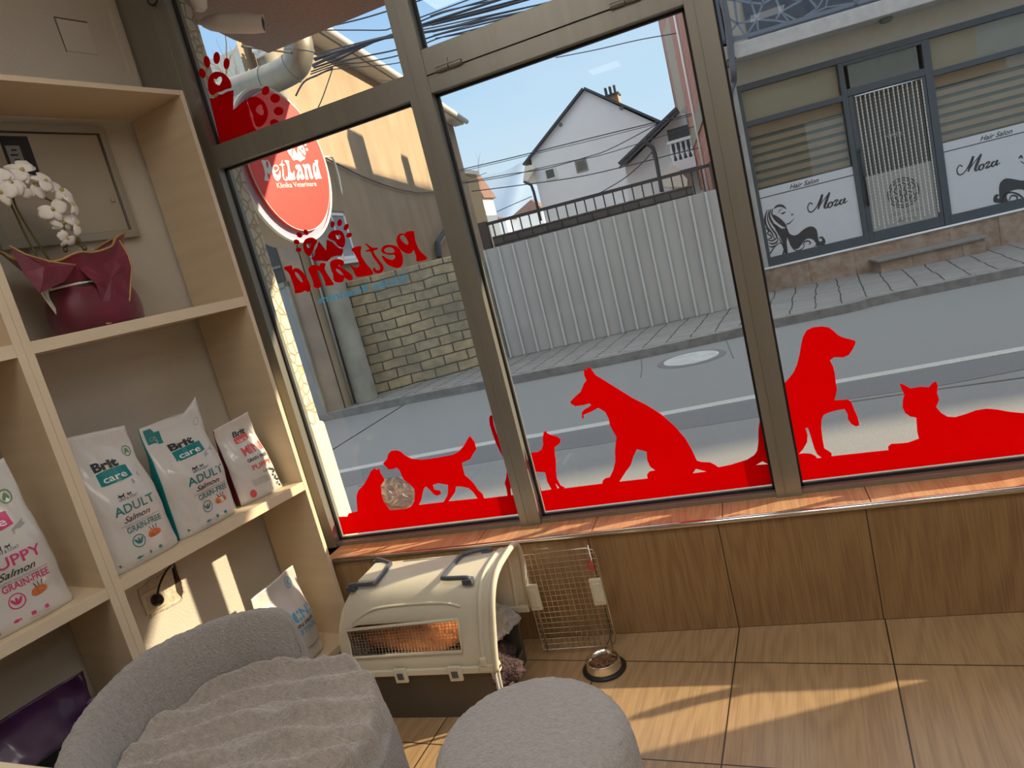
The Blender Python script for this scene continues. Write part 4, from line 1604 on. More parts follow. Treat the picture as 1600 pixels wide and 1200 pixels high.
def poufp(u, v):
    th = u * 2 * pi
    t = v * (len(PP) - 1)
    i = min(int(t), len(PP) - 2)
    f = t - i
    g = lambda c: [PP[max(i - 1, 0)][c], PP[i][c], PP[i + 1][c], PP[min(i + 2, len(PP) - 1)][c]]
    cr = lambda a: 0.5 * (2 * a[1] + (a[2] - a[0]) * f + (2 * a[0] - 5 * a[1] + 4 * a[2] - a[3]) * f * f + (3 * a[1] - a[0] - 3 * a[2] + a[3]) * f ** 3)
    r, z = max(cr(g(0)), 0), cr(g(1))
    p = PC + Vector((r * cos(th), r * sin(th), z))
    return p + Vector((cos(th), sin(th), 0.6)) * fuzz(p, 0.0030, 62) * min(1, r * 10)


b = MB()
b.grid(poufp, 200, 120, closed_u=True)
b.build('cushion', M['boucle2'], pf, smooth=True)
b = MB()
b.lathe([(0.17, 0.0), (0.17, 0.034)], PC, 40)
b.build('base', M['black'], pf)

# ---------------------------------------------------------------- pet crate
M['crate'] = mat('cream_crate_plastic', (0.66, 0.62, 0.50), 0.42, var=0.03, bump=0.08, bscale=300)
M['crated'] = mat('dark_taupe_plastic', (0.085, 0.072, 0.060), 0.5, var=0.05)
M['handle'] = mat('slate_plastic', (0.07, 0.085, 0.11), 0.3, coat=0.3)
M['wire'] = mat('chromed_wire', (0.62, 0.60, 0.55), 0.25, metal=1.0)
CX0, CX1, CYN, CYF, CZS = -1.60, -0.985, -0.492, -0.115, 0.205
crate = thing('pet_carrier', 'cream and dark taupe pet carrier with open wire door under the sill', 'pet carrier', (-1.3, -0.3, 0))
b = MB()
t = 0.008
cx0, cx1, cyn, cyf = -1.565, -1.02, -0.472, -0.135


def taper_wall(p0, p1, z0, z1, inx, iny):
    pass


def ring4(x0, x1, y0, y1, z):
    return [Vector((x0, y0, z)), Vector((x1, y0, z)), Vector((x1, y1, z)), Vector((x0, y1, z))]


bo, to = ring4(cx0 + 0.015, cx1 - 0.01, cyn + 0.012, cyf - 0.012, 0.001), ring4(cx0, cx1, cyn, cyf, CZS)
bi, ti = ring4(cx0 + 0.023, cx1 - 0.018, cyn + 0.020, cyf - 0.020, 0.012), ring4(cx0 + t, cx1 - t, cyn + t, cyf - t, CZS)
for i in (0, 2, 3):
    j = (i + 1) % 4
    b.hexa([bo[i], bo[j], bi[j], bi[i], to[i], to[j], ti[j], ti[i]])
# front: low lip only, the door opening reaches nearly to the floor
fz = 0.05
l = lambda a, c: a.lerp(c, fz / CZS)
b.hexa([bo[1], bo[2], bi[2], bi[1], l(bo[1], to[1]), l(bo[2], to[2]), l(bi[2], ti[2]), l(bi[1], ti[1])])
b.box(cx0 + 0.016, cx1 - 0.012, cyn + 0.013, cyf - 0.013, 0.001, 0.012)
b.build('lower_tub', M['crated'], crate, bevel=0.003)

prof = [(0.188, CZS), (0.187, 0.24), (0.185, 0.275), (0.178, 0.330), (0.170, 0.385), (0.163, 0.415), (0.150, 0.445), (0.130, 0.470), (0.105, 0.487), (0.078, 0.495), (0.05, 0.499), (0.0, 0.500)]
ymid = (CYN + CYF) / 2
full = [(-a, z) for a, z in prof] + [(a, z) for a, z in reversed(prof[:-1])]
xs = [-1.600, -1.598, -1.592, -1.580, -1.560, -1.530, -1.48, -1.40, -1.30, -1.20, -1.10, -1.06, -1.03, -1.01, -0.985]


def prof_at(x, y, z):
    k = min(1.0, (x + 1.600) / 0.13)
    k = sqrt(max(0.0, 1 - (1 - k) ** 2))
    zz = CZS + (z - CZS) * (0.30 + 0.70 * k)
    hy = abs(y) * (0.80 + 0.20 * min(1, k * 1.3))
    fl = 0.012 if x > -1.02 else 0.0
    return Vector((x + (0.050 * (zz - CZS) / 0.3 if x > -1.2 else 0) * min(1, (x + 1.2) / 0.2 if x > -1.2 else 0), ymid + (hy + fl * 0.6) * (1 if y > 0 else -1 if y < 0 else 0), zz + fl * (z - CZS) / 0.3))


b = MB()
nu = len(full)
b.add([prof_at(x, y, z) for x in xs for y, z in full], [])
base_f = []
for j in range(len(xs) - 1):
    for i in range(nu - 1):
        if i in (2, 3) and 5 <= j < 10:
            continue
        base_f.append((j * nu + i, j * nu + i + 1, (j + 1) * nu + i + 1, (j + 1) * nu + i))
base_f.append(tuple(reversed(range(nu))))
b.f += base_f
b.m += [0] * len(base_f)
up = b.build('upper_shell', M['crate'], crate, smooth='auto')
sm = up.modifiers.new('solid', 'SOLIDIFY')
sm.thickness = 0.006
sm.offset = -1
up.modifiers.new('bev', 'BEVEL').width = 0.004

# rim around the wire window, and the window itself
w0, w1 = prof_at(-1.53, -prof[2][0], prof[2][1]), prof_at(-1.10, -prof[2][0], prof[2][1])
w2, w3 = prof_at(-1.10, -prof[4][0], prof[4][1]), prof_at(-1.53, -prof[4][0], prof[4][1])


def wpt(a, c, off=0.0):
    p = w0.lerp(w1, a).lerp(w3.lerp(w2, a), c)
    n = (w1 - w0).cross(w3 - w0).normalized()
    return p + n * off


nn = 1 if (w1 - w0).cross(w3 - w0).y < 0 else -1
b = MB()
loop = []
for a, c in ((0, 0), (0.5, 0), (1, 0), (1, 0.5), (1, 1), (0.5, 1), (0, 1), (0, 0.5)):
    loop.append(wpt(a, c, 0.001 * nn))
b.tube(loop, 0.006, 8, closed=True)
b.build('window_rim', M['crate'], crate, smooth=True)
b = MB()
for i in range(1, 34):
    b.tube([wpt(i / 34, 0), wpt(i / 34, 1)], 0.0010, 5)
for i in range(1, 10):
    b.tube([wpt(0, i / 10, 0.001), wpt(1, i / 10, 0.001)], 0.0010, 5)
b.build('window_grille', M['wire'], crate)
# arches of the front opening
for x, r_, nm in ((-0.985, 0.011, 'door_arch'), (-1.03, 0.009, 'front_rib')):
    b = MB()
    b.tube(catmull([prof_at(x, y, z) + Vector((0.0, 0, 0.002)) for y, z in full], 3), r_, 10)
    b.build(nm, M['crate'], crate, smooth=True)
b = MB()
for x0_, x1_, y0_, y1_ in ((CX0 - 0.004, CX1 + 0.01, CYN - 0.008, CYN + 0.02), (CX0 - 0.004, CX1 + 0.01, CYF - 0.02, CYF + 0.006), (CX0 - 0.006, CX0 + 0.02, CYN - 0.008, CYF + 0.006)):
    b.box(x0_, x1_, y0_, y1_, CZS - 0.010, CZS + 0.014)
b.build('seam_flange', M['crate'], crate, bevel=0.004)
for x in (-1.345, -1.135):
    b = MB()
    b.box(x - 0.024, x + 0.024, CYN - 0.017, CYN - 0.005, CZS - 0.030, CZS + 0.024)
    la = b.build('latch', M['crate'], crate, bevel=0.003)
    b = MB()
    b.box(x - 0.012, x + 0.012, CYN - 0.020, CYN - 0.015, CZS - 0.016, CZS + 0.008)
    b.build('latch_button', M['handle'], la, bevel=0.002)
b = MB()
b.box(-1.045, -0.975, CYN - 0.012, CYN + 0.02, CZS - 0.004, CZS + 0.022)
b.box(-1.035, -1.012, CYN - 0.016, CYN + 0.004, CZS + 0.02, CZS + 0.05)
b.build('corner_clamp', M['crate'], crate, bevel=0.005)
for y in (CYN + 0.03, CYN + 0.006):
    b = MB()
    b.tube([(-0.998, y, CZS), (-1.012, y + 0.006, 0.012)], 0.006, 8)
    b.build('door_channel', mat('pale_grey_plastic', (0.42, 0.40, 0.38), 0.5), crate, smooth=True)
# raised top panels and moulded grooves
b = MB()
for x0_, x1_, y0_, y1_ in ((-1.50, -1.42, ymid - 0.07, ymid + 0.07), ):
    b.box(x0_, x1_, y0_, y1_, 0.490, 0.506)
b.build('top_panel', M['crate'], crate, bevel=0.006)
b = MB()
b.tube([(-1.38, ymid + 0.075, 0.4955), (-1.15, ymid + 0.075, 0.4955)], 0.005, 8)
b.build('top_groove', M['crate'], crate, smooth=True)
b = MB()
for yy in (-0.165,):
    b.tube(catmull([prof_at(-1.50, yy, 0.395) + Vector((0, 0.0, 0.0)), prof_at(-1.44, -0.160, 0.425), prof_at(-1.36, -0.153, 0.44), prof_at(-1.16, -0.153, 0.44), prof_at(-1.09, -0.160, 0.425)], 6), 0.005, 8)
b.build('moulding', M['crate'], crate, smooth=True)
for pa in ([(548, 915), (585, 912), (611, 880), (590, 874)], [(730, 903), (690, 904), (722, 866), (760, 857)]):
    w = [ground(x, y, 0.506) for x, y in pa]
    b = MB()
    b.tube(catmull([w[0] + Vector((0, 0, -0.012)), w[0], w[1].lerp(w[0], 0.15), w[1].lerp(w[2], 0.12), w[2].lerp(w[1], 0.12), w[2].lerp(w[3], 0.15), w[3], w[3] + Vector((0, 0, -0.012))], 6), 0.0085, 10)
    hd = b.build('handle', M['handle'], crate, smooth=True)
    for p in (w[0], w[3]):
        b = MB()
        b.box(p.x - 0.018, p.x + 0.018, p.y - 0.014, p.y + 0.014, 0.485, 0.505)
        b.build('handle_bracket', M['handle'], hd, bevel=0.003)

# the wire door, swung open towards the window
DF = Frame((-0.965, -0.118), 1.5)
c_ = [DF.px(*q_) for q_ in ((808, 858), (934, 866), (958, 1012), (852, 1008))]
dx0, dx1, dz0, dz1 = 0.0, 0.290, 0.024, 0.422
b = MB()
rr = 0.03
fr_ = [DF.at(dx0, dz0), DF.at(dx0, dz1), DF.at(dx1 - rr, dz1), DF.at(dx1 - rr * 0.3, dz1 - rr * 0.3), DF.at(dx1, dz1 - rr), DF.at(dx1, dz0 + rr), DF.at(dx1 - rr * 0.3, dz0 + rr * 0.3), DF.at(dx1 - rr, dz0)]
b.tube(fr_, 0.0028, 8, closed=True)
b.tube([DF.at(0.06, dz1), DF.at(0.062, dz1 + 0.016), DF.at(0.12, dz1 + 0.016), DF.at(0.122, dz1)], 0.0022, 6)
b.tube([DF.at(0.015, dz0 - 0.010), DF.at(0.015, dz1 + 0.02)], 0.0028, 6)
b.tube([DF.at(dx1 - 0.02, dz0 - 0.012), DF.at(dx1 - 0.02, dz1 + 0.012)], 0.0028, 6)
door = b.build('door', M['wire'], crate, smooth=True)
b = MB()
for i in range(1, 14):
    x = dx0 + (dx1 - dx0) * i / 14
    b.tube([DF.at(x, dz0), DF.at(x, dz1)], 0.0013, 6)
for i in range(1, 18):
    z = dz0 + (dz1 - dz0) * i / 18
    b.tube([DF.at(dx0, z, 0.002), DF.at(dx1, z, 0.002)], 0.0013, 6)
b.build('wire_grid', M['wire'], door)
for x0_, x1_ in ((0.0, 0.045), (0.245, 0.290)):
    b = MB()
    b.fbox(DF, x0_, x1_, 0.20, 0.305, -0.018, -0.003)
    b.fbox(DF, x0_ + 0.008, x1_ - 0.008, 0.215, 0.29, -0.023, -0.016)
    b.build('latch_block', M['crate'], door, bevel=0.004)
b = MB()
rp_ = [DF.px(*q_) for q_ in ((922, 868), (920, 880), (928, 888), (925, 875), (919, 884), (930, 890))]
b.tube(catmull([DF.at(a, z, -0.008 - 0.003 * (i % 2)) for i, (a, z) in enumerate(rp_)], 8), 0.0018, 6)
tag(b.build('ribbon', mat('red_string', (0.7, 0.02, 0.03), 0.6), smooth=True), 'small red string knotted to the wire door of the pet carrier', 'string')

# things inside the carrier
b = MB()


def blob(c, rx, ry, rz, seed, amp=0.25, f=9):
    def fn(u, v):
        th, ph = u * 2 * pi, (v - 0.5) * pi
        d = Vector((cos(ph) * cos(th), cos(ph) * sin(th), sin(ph)))
        k = 1 + amp * noise.noise(d * 1.8 + Vector((seed, 0, 0))) + amp * 0.35 * noise.noise(d * f + Vector((0, seed, 0)))
        return Vector(c) + Vector((d.x * rx, d.y * ry, d.z * rz)) * k
    return fn


b.grid(blob((-1.325, -0.31, 0.295), 0.25, 0.14, 0.10, 2, 0.10), 60, 30, closed_u=True)
tag(b.build('pet_blanket', mat('orange_brown_fleece', (0.62, 0.22, 0.07), 0.9, var=0.3, scale=20, bump=0.5), smooth=True), 'orange brown fleece seen through the side grille of the carrier', 'blanket')
b = MB()
b.grid(blob((-1.085, -0.215, 0.215), 0.075, 0.07, 0.055, 5, 0.45), 60, 40, closed_u=True)
tag(b.build('cushion', mat('white_fluff', (0.42, 0.41, 0.40), 0.95, var=0.2, scale=30, bump=1, bscale=60, sheen=0.4), smooth=True), 'crumpled white fluffy cushion inside the carrier opening', 'cushion')
b = MB()
b.grid(blob((-1.12, -0.30, 0.085), 0.13, 0.12, 0.065, 8, 0.35, 14), 70, 40, closed_u=True)
tag(b.build('fringed_mat', mat('brown_purple_fringe', (0.075, 0.045, 0.05), 0.95, var=0.7, scale=70, bump=1, bscale=120), smooth=True), 'brown and purple fringed mat on the floor of the carrier', 'mat')

# ---------------------------------------------------------------- bowl
BC = ground(945, 1045, 0.0)
bowl = thing('dog_bowl', 'steel dog bowl with black rubber ring on the wooden floor', 'pet bowl', BC)
b = MB()
b.lathe([(0.060, 0.001), (0.078, 0.001), (0.080, 0.006), (0.074, 0.011), (0.066, 0.014), (0.060, 0.012), (0.060, 0.001)], BC, 48)
b.build('rubber_ring', M['black'], bowl, smooth=True)
b = MB()
b.lathe([(0.052, 0.002), (0.066, 0.012), (0.060, 0.034), (0.0605, 0.040), (0.056, 0.041), (0.050, 0.036), (0.045, 0.014), (0, 0.010)], BC, 48)
b.build('steel_dish', M['steel'], bowl, smooth='auto')
rnd = random.Random(11)
b = MB()
for i in range(240):
    a, r = rnd.random() * 2 * pi, 0.044 * sqrt(rnd.random())
    c = BC + Vector((r * cos(a), r * sin(a), 0.022 + 0.010 * (1 - (r / 0.046) ** 2) + rnd.random() * 0.004))
    x = Matrix.Rotation(rnd.random() * 3, 3, 'X') @ Matrix.Rotation(rnd.random() * 3, 3, 'Z')
    b.lathe([(0.0, -0.0022), (0.0036, -0.0016), (0.0042, 0.0), (0.0036, 0.0016), (0, 0.0022)], c, 7, axis=x)
tag(b.build('kibble', mat('brown_kibble', (0.20, 0.10, 0.045), 0.8, var=0.4, scale=90), smooth=True), 'brown dry kibble filling the steel bowl', 'pet food', kind='stuff')

# ---------------------------------------------------------------- counter corner at the lower left
tz = 1.02
p0, p1 = ground(-60, 1181, tz), ground(104, 1201, tz)
tfr = Frame((p0.x, p0.y), degrees(atan2(p1.y - p0.y, p1.x - p0.x)))
L_ = (p1 - p0).length
root = thing('counter', 'beige counter whose edge shows in the lower left corner', 'counter', (p0.x, p0.y - 0.2, 0))
b = MB()
b.fbox(tfr, -0.5, L_, tz - 0.03, tz, -0.55, 0.0)
b.build('counter_top', M['edge'], root, bevel=0.003)
b = MB()
b.fbox(tfr, -0.48, L_ - 0.02, 0.0, tz - 0.03, -0.53, -0.03)
b.build('counter_body', M['board'], root)

# ---------------------------------------------------------------- ceiling panels
M['led'] = mat('lit_panel', (0.9, 0.9, 0.88), 0.5, emit=(1.0, 0.97, 0.92), es=PANEL_L)
def lamp_panel(x, y, w, d, mat_, label, grp):
    root = thing('ceiling_light', label, 'ceiling lamp', (x, y, 3.1), grp)
    b = MB()
    b.box(x - w, x + w, y - d, y + d, 3.088, 3.092)
    b.build('diffuser', mat_, root)
    b = MB()
    for a in ((-w - 0.015, w + 0.015, -d - 0.015, -d), (-w - 0.015, w + 0.015, d, d + 0.015), (-w - 0.015, -w, -d, d), (w, w + 0.015, -d, d)):
        b.box(x + a[0], x + a[1], y + a[2], y + a[3], 3.085, 3.1)
    b.build('frame', M['white'], root)


for x, w_ in ((-0.95, 'left'), (0.62, 'centre'), (2.2, 'right')):
    lamp_panel(x, -4.87, 0.15, 0.15, M['led'], 'small square ceiling panel lamp at the back of the room, %s one' % w_, 'square ceiling lamps')
M['fill_led'] = mat('fill_long_panel', (0.9, 0.9, 0.88), 0.5, emit=(1.0, 0.96, 0.90), es=FILL_PANEL_L)
for y, d_ in ((-1.55, 'nearest the window'), (-2.95, 'behind the camera')):  # fill lamps added overhead, out of view
    for x, w_ in ((-0.9, 'left'), (0.9, 'centre'), (2.7, 'right')):
        lamp_panel(x, y, 0.60, 0.20, M['fill_led'], 'added long fill panel lamp %s, %s one' % (d_, w_), 'added long fill lamps')

# loose black cable hanging at the top corner of the frame
b = MB()
b.tube(catmull([GL.P(x, y, -0.07) for x, y in ((229, -6), (232, 4), (238, 8), (244, 5), (246, -4))], 6), 0.004, 7)
tag(b.build('loose_cable', M['black'], smooth=True), 'short black cable loop at the top left corner of the window frame', 'cable')

# ================================================================ the street
def gz(x):
    return -0.028 * max(0.0, min(x, 12) - 0.3)


def gpt(x, y, h=0.0):
    z = h
    for _ in range(8):
        p = ground(x, y, z)
        z = gz(p.x) + h
    return p


M['asphalt'] = mat('asphalt', (0.215, 0.215, 0.21), 0.95, var=0.12, scale=220, bump=0.5, bscale=260, detail=3)
M['asphalt2'] = mat('darker_asphalt', (0.155, 0.155, 0.158), 0.95, var=0.16, scale=200, bump=0.5, bscale=260, detail=3)
M['linepaint'] = mat('worn_road_paint', (0.40, 0.395, 0.375), 0.9, var=0.35, scale=130)
M['kerb'] = mat('kerb_concrete', (0.19, 0.185, 0.17), 0.9, var=0.22, scale=9, bump=0.3, bscale=60)
M['concrete'] = mat('concrete', (0.27, 0.25, 0.20), 0.9, var=0.14, scale=5, bump=0.2, bscale=60)
M['tan'] = mat('tan_render', (0.33, 0.25, 0.16), 0.95, var=0.12, scale=2.2, bump=0.6, bscale=50, stretch=(1, 1, 0.5))
M['whitewall'] = mat('white_render', (0.82, 0.83, 0.84), 0.9, var=0.03, scale=2)
M['slate'] = mat('slate_frame', (0.055, 0.068, 0.080), 0.4, metal=0.2, var=0.05)
M['terracotta'] = mat('terracotta_tiles', (0.17, 0.095, 0.075), 0.85, var=0.3, scale=14)
M['gutter'] = mat('dark_gutter', (0.07, 0.075, 0.085), 0.5, metal=0.3)
M['pav'] = brick_mat('pavers', (0.27, 0.26, 0.24), (0.235, 0.225, 0.21), (0.04, 0.038, 0.034), 0.13, 0.27, ms=0.009, bump=0.6, var=0.15, rot=radians(-84), swirl=0.07, offset=0.5)


def strip(name, pts_a, pts_b, z_th, mat_, kind='structure'):
    """a slab between two polylines"""
    b = MB()
    n = len(pts_a)
    for i in range(n - 1):
        a0, a1, b1, b0 = pts_a[i], pts_a[i + 1], pts_b[i + 1], pts_b[i]
        dn = Vector((0, 0, -z_th))
        b.hexa([a0 + dn, a1 + dn, b1 + dn, b0 + dn, a0, a1, b1, b0])
    o = b.build(name, mat_)
    if kind:
        o['kind'] = kind
    return o


KP = [(515, 657), (640, 631), (765, 607), (840, 593), (1000, 561), (1163, 525), (1209, 513), (1330, 488), (1600, 430)]
kerb = [gpt(x, y, 0.0) for x, y in KP]
kerb = [kerb[0] + (kerb[0] - kerb[1]) * 8] + kerb + [kerb[-1] + Vector((12, 2.0, -0.28))]
kerb = catmull(kerb, 4)
near = [Vector((p.x, 0.24, gz(p.x))) for p in kerb]
road = strip('road', near, kerb, 0.2, M['asphalt'])
up1 = Vector((0, 0, 0.10))
k2 = []
for i, p in enumerate(kerb):
    t_ = (kerb[min(i + 1, len(kerb) - 1)] - kerb[max(i - 1, 0)])
    nn_ = Vector((-t_.y, t_.x, 0)).normalized()
    k2.append(p + nn_ * 0.14)
strip('kerb', [p + up1 for p in kerb], [p + up1 for p in k2], 0.3, M['kerb'])
far = [Vector((p.x - 1.5, 14.0, gz(p.x) + 0.095)) for p in k2]
sw = strip('sidewalk', [p + Vector((0, 0, 0.096)) for p in k2], far, 0.2, M['pav'])
set_uv(sw, lambda p: (p.x, p.y))
wl = [(529, 737), (640, 715), (785, 688), (840, 680), (953, 660), (1032, 647), (1182, 619), (1308, 596), (1450, 571), (1600, 544)]
wp = [gpt(x, y, 0.004) for x, y in wl]
wp = [wp[0] + (wp[0] - wp[1]) * 3] + wp + [wp[-1] + (wp[-1] - wp[-2]) * 3]
wa = [p + Vector((0, -0.055, 0)) for p in wp]
wb = [p + Vector((0, 0.055, 0)) for p in wp]
strip('road_line', wa, wb, 0.006, M['linepaint'])
strip('road_patch', [p + Vector((0, -0.50 - 0.05 * (i % 2), -0.002)) for i, p in enumerate(wp)], [p + Vector((0, -0.075, -0.002)) for p in wp], 0.006, M['asphalt2'])
b = MB()
for pa in ([(1000, 552), (1003, 572), (1001, 590)], [(1132, 524), (1138, 540), (1146, 560)], [(880, 583), (900, 577), (960, 568)], [(1240, 640), (1330, 628), (1440, 612), (1600, 590)], [(560, 760), (640, 752), (720, 745)]):
    b.tube(catmull([gpt(x, y, 0.001) for x, y in pa], 5), 0.006, 4)
struct(b.build('road_cracks', M['asphalt2']))
mc = gpt(1080, 561, 0.0)
mh = thing('manhole_cover', 'round pale concrete manhole cover in the far lane of the road', 'manhole cover', mc)
b = MB()
b.lathe([(0.29, -0.02), (0.29, 0.012), (0.0, 0.014)], mc, 48)
b.build('lid', mat('manhole_concrete', (0.40, 0.40, 0.38), 0.9, var=0.12, scale=8), mh)
b = MB()
b.lathe([(0.295, 0.004), (0.30, 0.010), (0.345, 0.010), (0.36, 0.0)], mc, 48)
b.build('ring', M['asphalt2'], mh)

# ---------------------------------------------------------------- this side: stone pillar, overhang, sign
M['crazy'] = None


def crazy_mat():
    m = bpy.data.materials.new('crazy_stone')
    m.use_nodes = True
    b = m.node_tree.nodes['Principled BSDF']
    b.inputs['Roughness'].default_value = 0.85
    tc = N(m, 'ShaderNodeTexCoord')
    v = N(m, 'ShaderNodeTexVoronoi', feature='DISTANCE_TO_EDGE')
    v.inputs['Scale'].default_value = 21
    v2 = N(m, 'ShaderNodeTexVoronoi')
    v2.inputs['Scale'].default_value = 21
    lk(m, tc.outputs['Object'], v.inputs['Vector'])
    lk(m, tc.outputs['Object'], v2.inputs['Vector'])
    r = N(m, 'ShaderNodeValToRGB')
    r.color_ramp.elements[0].position = 0.02
    r.color_ramp.elements[0].color = (0, 0, 0, 1)
    r.color_ramp.elements[1].position = 0.10
    r.color_ramp.elements[1].color = (1, 1, 1, 1)
    lk(m, v.outputs['Distance'], r.inputs[0])
    c = N(m, 'ShaderNodeMixRGB')
    c.inputs[1].default_value = (0.58, 0.50, 0.38, 1)
    c.inputs[2].default_value = (0.50, 0.47, 0.40, 1)
    lk(m, v2.outputs['Color'], c.inputs[0])
    x = N(m, 'ShaderNodeMixRGB')
    x.inputs[1].default_value = (0.40, 0.31, 0.20, 1)
    lk(m, r.outputs[0], x.inputs[0])
    lk(m, c.outputs[0], x.inputs[2])
    lk(m, x.outputs[0], b.inputs['Base Color'])
    bp = N(m, 'ShaderNodeBump')
    bp.inputs['Strength'].default_value = 0.6
    bp.inputs['Distance'].default_value = 0.01
    lk(m, r.outputs[0], bp.inputs['Height'])
    lk(m, bp.outputs[0], b.inputs['Normal'])
    return m


M['crazy'] = crazy_mat()
M['soffit'] = mat('brown_stucco', (0.27, 0.185, 0.14), 0.95, var=0.15, scale=60, bump=0.6, bscale=120)
b = MB()
b.box(-2.60, -1.958, 0.236, 0.335, 0.0, 2.885)
struct(b.build('wall_outside_pillar', M['crazy'], bevel=0.008))
b = MB()
b.box(-2.60, -1.945, 0.236, 0.355, 0.0, 0.98)
struct(b.build('trim_4', mat('plinth_stone', (0.58, 0.52, 0.40), 0.9, var=0.1, scale=20), bevel=0.02, segs=3))
so = [ground(x, y, 2.885) for x, y in ((420, 83), (365, 62), (330, 45))]
b = MB()
poly = [Vector((so[2].x, 0.24, 2.885)), so[2], so[1], so[0], Vector((9.0, so[0].y, 2.885)), Vector((9.0, 0.24, 2.885))]
b.prism([poly], (0, 0, 0.30))
struct(b.build('ceiling_outside_overhang', M['soffit']))
struct(MB().box(-2.6, 9.0, -0.2, 0.26, 3.12, 6.6).build('wall_upper_floor', mat('cream_render', (0.45, 0.39, 0.30), 0.9, var=0.05)))

SO = 0.35
sg = thing('hanging_sign', 'oval red and white shop sign on a bracket outside the left pane', 'shop sign', SF.at(0.80, 1.85, SO))
ssx, ssz, srx, srz = 0.795, 2.225, 0.262, 0.350
M['signred'] = mat('sign_red', (0.85, 0.045, 0.03), 0.35, var=0.02)
M['lav'] = mat('lavender_band', (0.42, 0.33, 0.46), 0.4)
M['signside'] = mat('sign_casing', (0.36, 0.30, 0.23), 0.5)
M['cream'] = mat('cream_rim', (0.78, 0.74, 0.64), 0.4)


def sell(rx, rz, off, cx=ssx, cz=ssz, n=64):
    return [SF.at(cx + rx * cos(2 * pi * i / n), cz + rz * sin(2 * pi * i / n), off) for i in range(n)]


nv = Vector(SF.n)
b = MB()
b.prism([sell(srx + 0.038, srz + 0.038, SO + 0.03, ssx - 0.012, ssz - 0.012)], nv * 0.15)
b.build('casing', M['signside'], sg, smooth='auto')
b = MB()
b.prism([sell(srx + 0.043, srz + 0.043, SO + 0.018, ssx - 0.012, ssz - 0.012), sell(srx + 0.030, srz + 0.030, SO + 0.018, ssx - 0.012, ssz - 0.012)], nv * 0.02)
b.build('rim', M['cream'], sg, smooth='auto')
b = MB()
b.prism([sell(srx + 0.034, srz + 0.034, SO + 0.026, ssx - 0.012, ssz - 0.012)], nv * 0.01)
b.build('band', M['lav'], sg, smooth='auto')
b = MB()
b.prism([sell(srx - 0.004, srz - 0.004, SO - 0.004)], nv * 0.032)
b.build('red_face', M['signred'], sg, smooth='auto')
b = MB()
b.prism([sell(srx, srz, SO - 0.002), sell(srx - 0.006, srz - 0.006, SO - 0.002)], nv * 0.006)
b.build('face_edge', M['cream'], sg)
lx = [p[0] for k_ in 'dnaLteP' for l in SW[k_] for p in l]
xc_, wx = (min(lx) + max(lx)) / 2, max(lx) - min(lx)
sc_ = 0.405 / wx


def sgn(x, z, off=SO - 0.0065):
    return SF.at(0.80 - (x - xc_) * sc_, 2.150 + (z - 1.585) * sc_ * 1.05 * 1.25, off)


b = MB()
for k_ in 'dnaLteP':
    b.prism([[sgn(*p) for p in l] for l in SW[k_]], nv * 0.002)
b.build('lettering', M['wprint'], sg, weld=False)
b = MB()
for k_ in SW:
    if len(k_) > 1:
        b.prism([[sgn(p[0] + 0.0, p[1] + 0.015) for p in l] for l in SW[k_]], nv * 0.002)
b.build('paw_emblem', M['wprint'], sg, weld=False)
b = MB()
put_text(b, 'Klinika Veterinare', lambda x, y: SF.at(x, y, SO - 0.0062), 0.665, 2.098, 0.026, w=0.275, bold=0.004)
b.build('subtitle', M['wprint'], sg)
b = MB()
for z in (2.0, 2.42):
    b.tube([SF.at(0.60, z, SO + 0.11), SF.at(0.22, z, SO + 0.05)], 0.016, 10)
b.build('bracket', M['cream'], sg, smooth=True)

# cameras, flue and cable under the overhang
ca_, cb_ = ground(316, 36, 2.76), ground(384, 53, 2.76)
ca_ = Vector((-2.235, 0.72, 2.93)) if False else ca_
dr = (cb_ - ca_).normalized()
dr = (dr + Vector((0.5, -0.75, -0.15))).normalized()
ax = Matrix([dr.cross(Vector((0, 0, 1))).normalized(), dr.cross(dr.cross(Vector((0, 0, 1)))).normalized(), dr]).transposed()
ln = (cb_ - ca_).length
M['camw'] = mat('camera_housing', (0.66, 0.58, 0.50), 0.4)
cc = thing('security_camera', 'white bullet security camera under the brown overhang outside', 'security camera', ca_)
b = MB()
b.lathe([(0.016, 0.0), (0.030, ln * 0.12), (0.040, ln * 0.35), (0.041, ln * 0.8), (0.036, ln), (0.031, ln), (0.031, ln - 0.012), (0, ln - 0.012)], ca_, 28, axis=ax)
b.build('housing', M['camw'], cc, smooth='auto')
b = MB()
b.lathe([(0.030, ln - 0.010), (0.020, ln - 0.004), (0.014, ln + 0.002), (0, ln + 0.004)], ca_, 24, axis=ax)
b.build('lens', M['black'], cc, smooth='auto')
b = MB()
b.tube([ca_ + dr * 0.01, ca_ - dr * 0.03, ca_ - dr * 0.04 + Vector((0, 0, 0.11))], 0.010, 10)
b.build('mount', M['camw'], cc, smooth=True)
dc = ground(310, 4, 2.79)
cc = thing('dome_camera', 'white dome camera base in the top left corner outside', 'security camera', dc)
b = MB()
b.lathe([(0.0, -0.032), (0.02, -0.03), (0.030, -0.02), (0.034, 0.0), (0.036, 0.01), (0.036, 0.08)], dc, 28)
b.build('dome', M['camw'], cc, smooth='auto')
b = MB()
b.tube(catmull([GL.P(x, y, oo) for x, y, oo in ((286, -4, 0.20), (295, 10, 0.20), (308, 40, 0.19), (318, 75, 0.18), (325, 104, 0.17), (331, 122, 0.17))], 6), 0.004, 6)
tag(b.build('hanging_cable', M['black'], smooth=True), 'thin black cable hanging beside the stone pillar outside', 'cable')

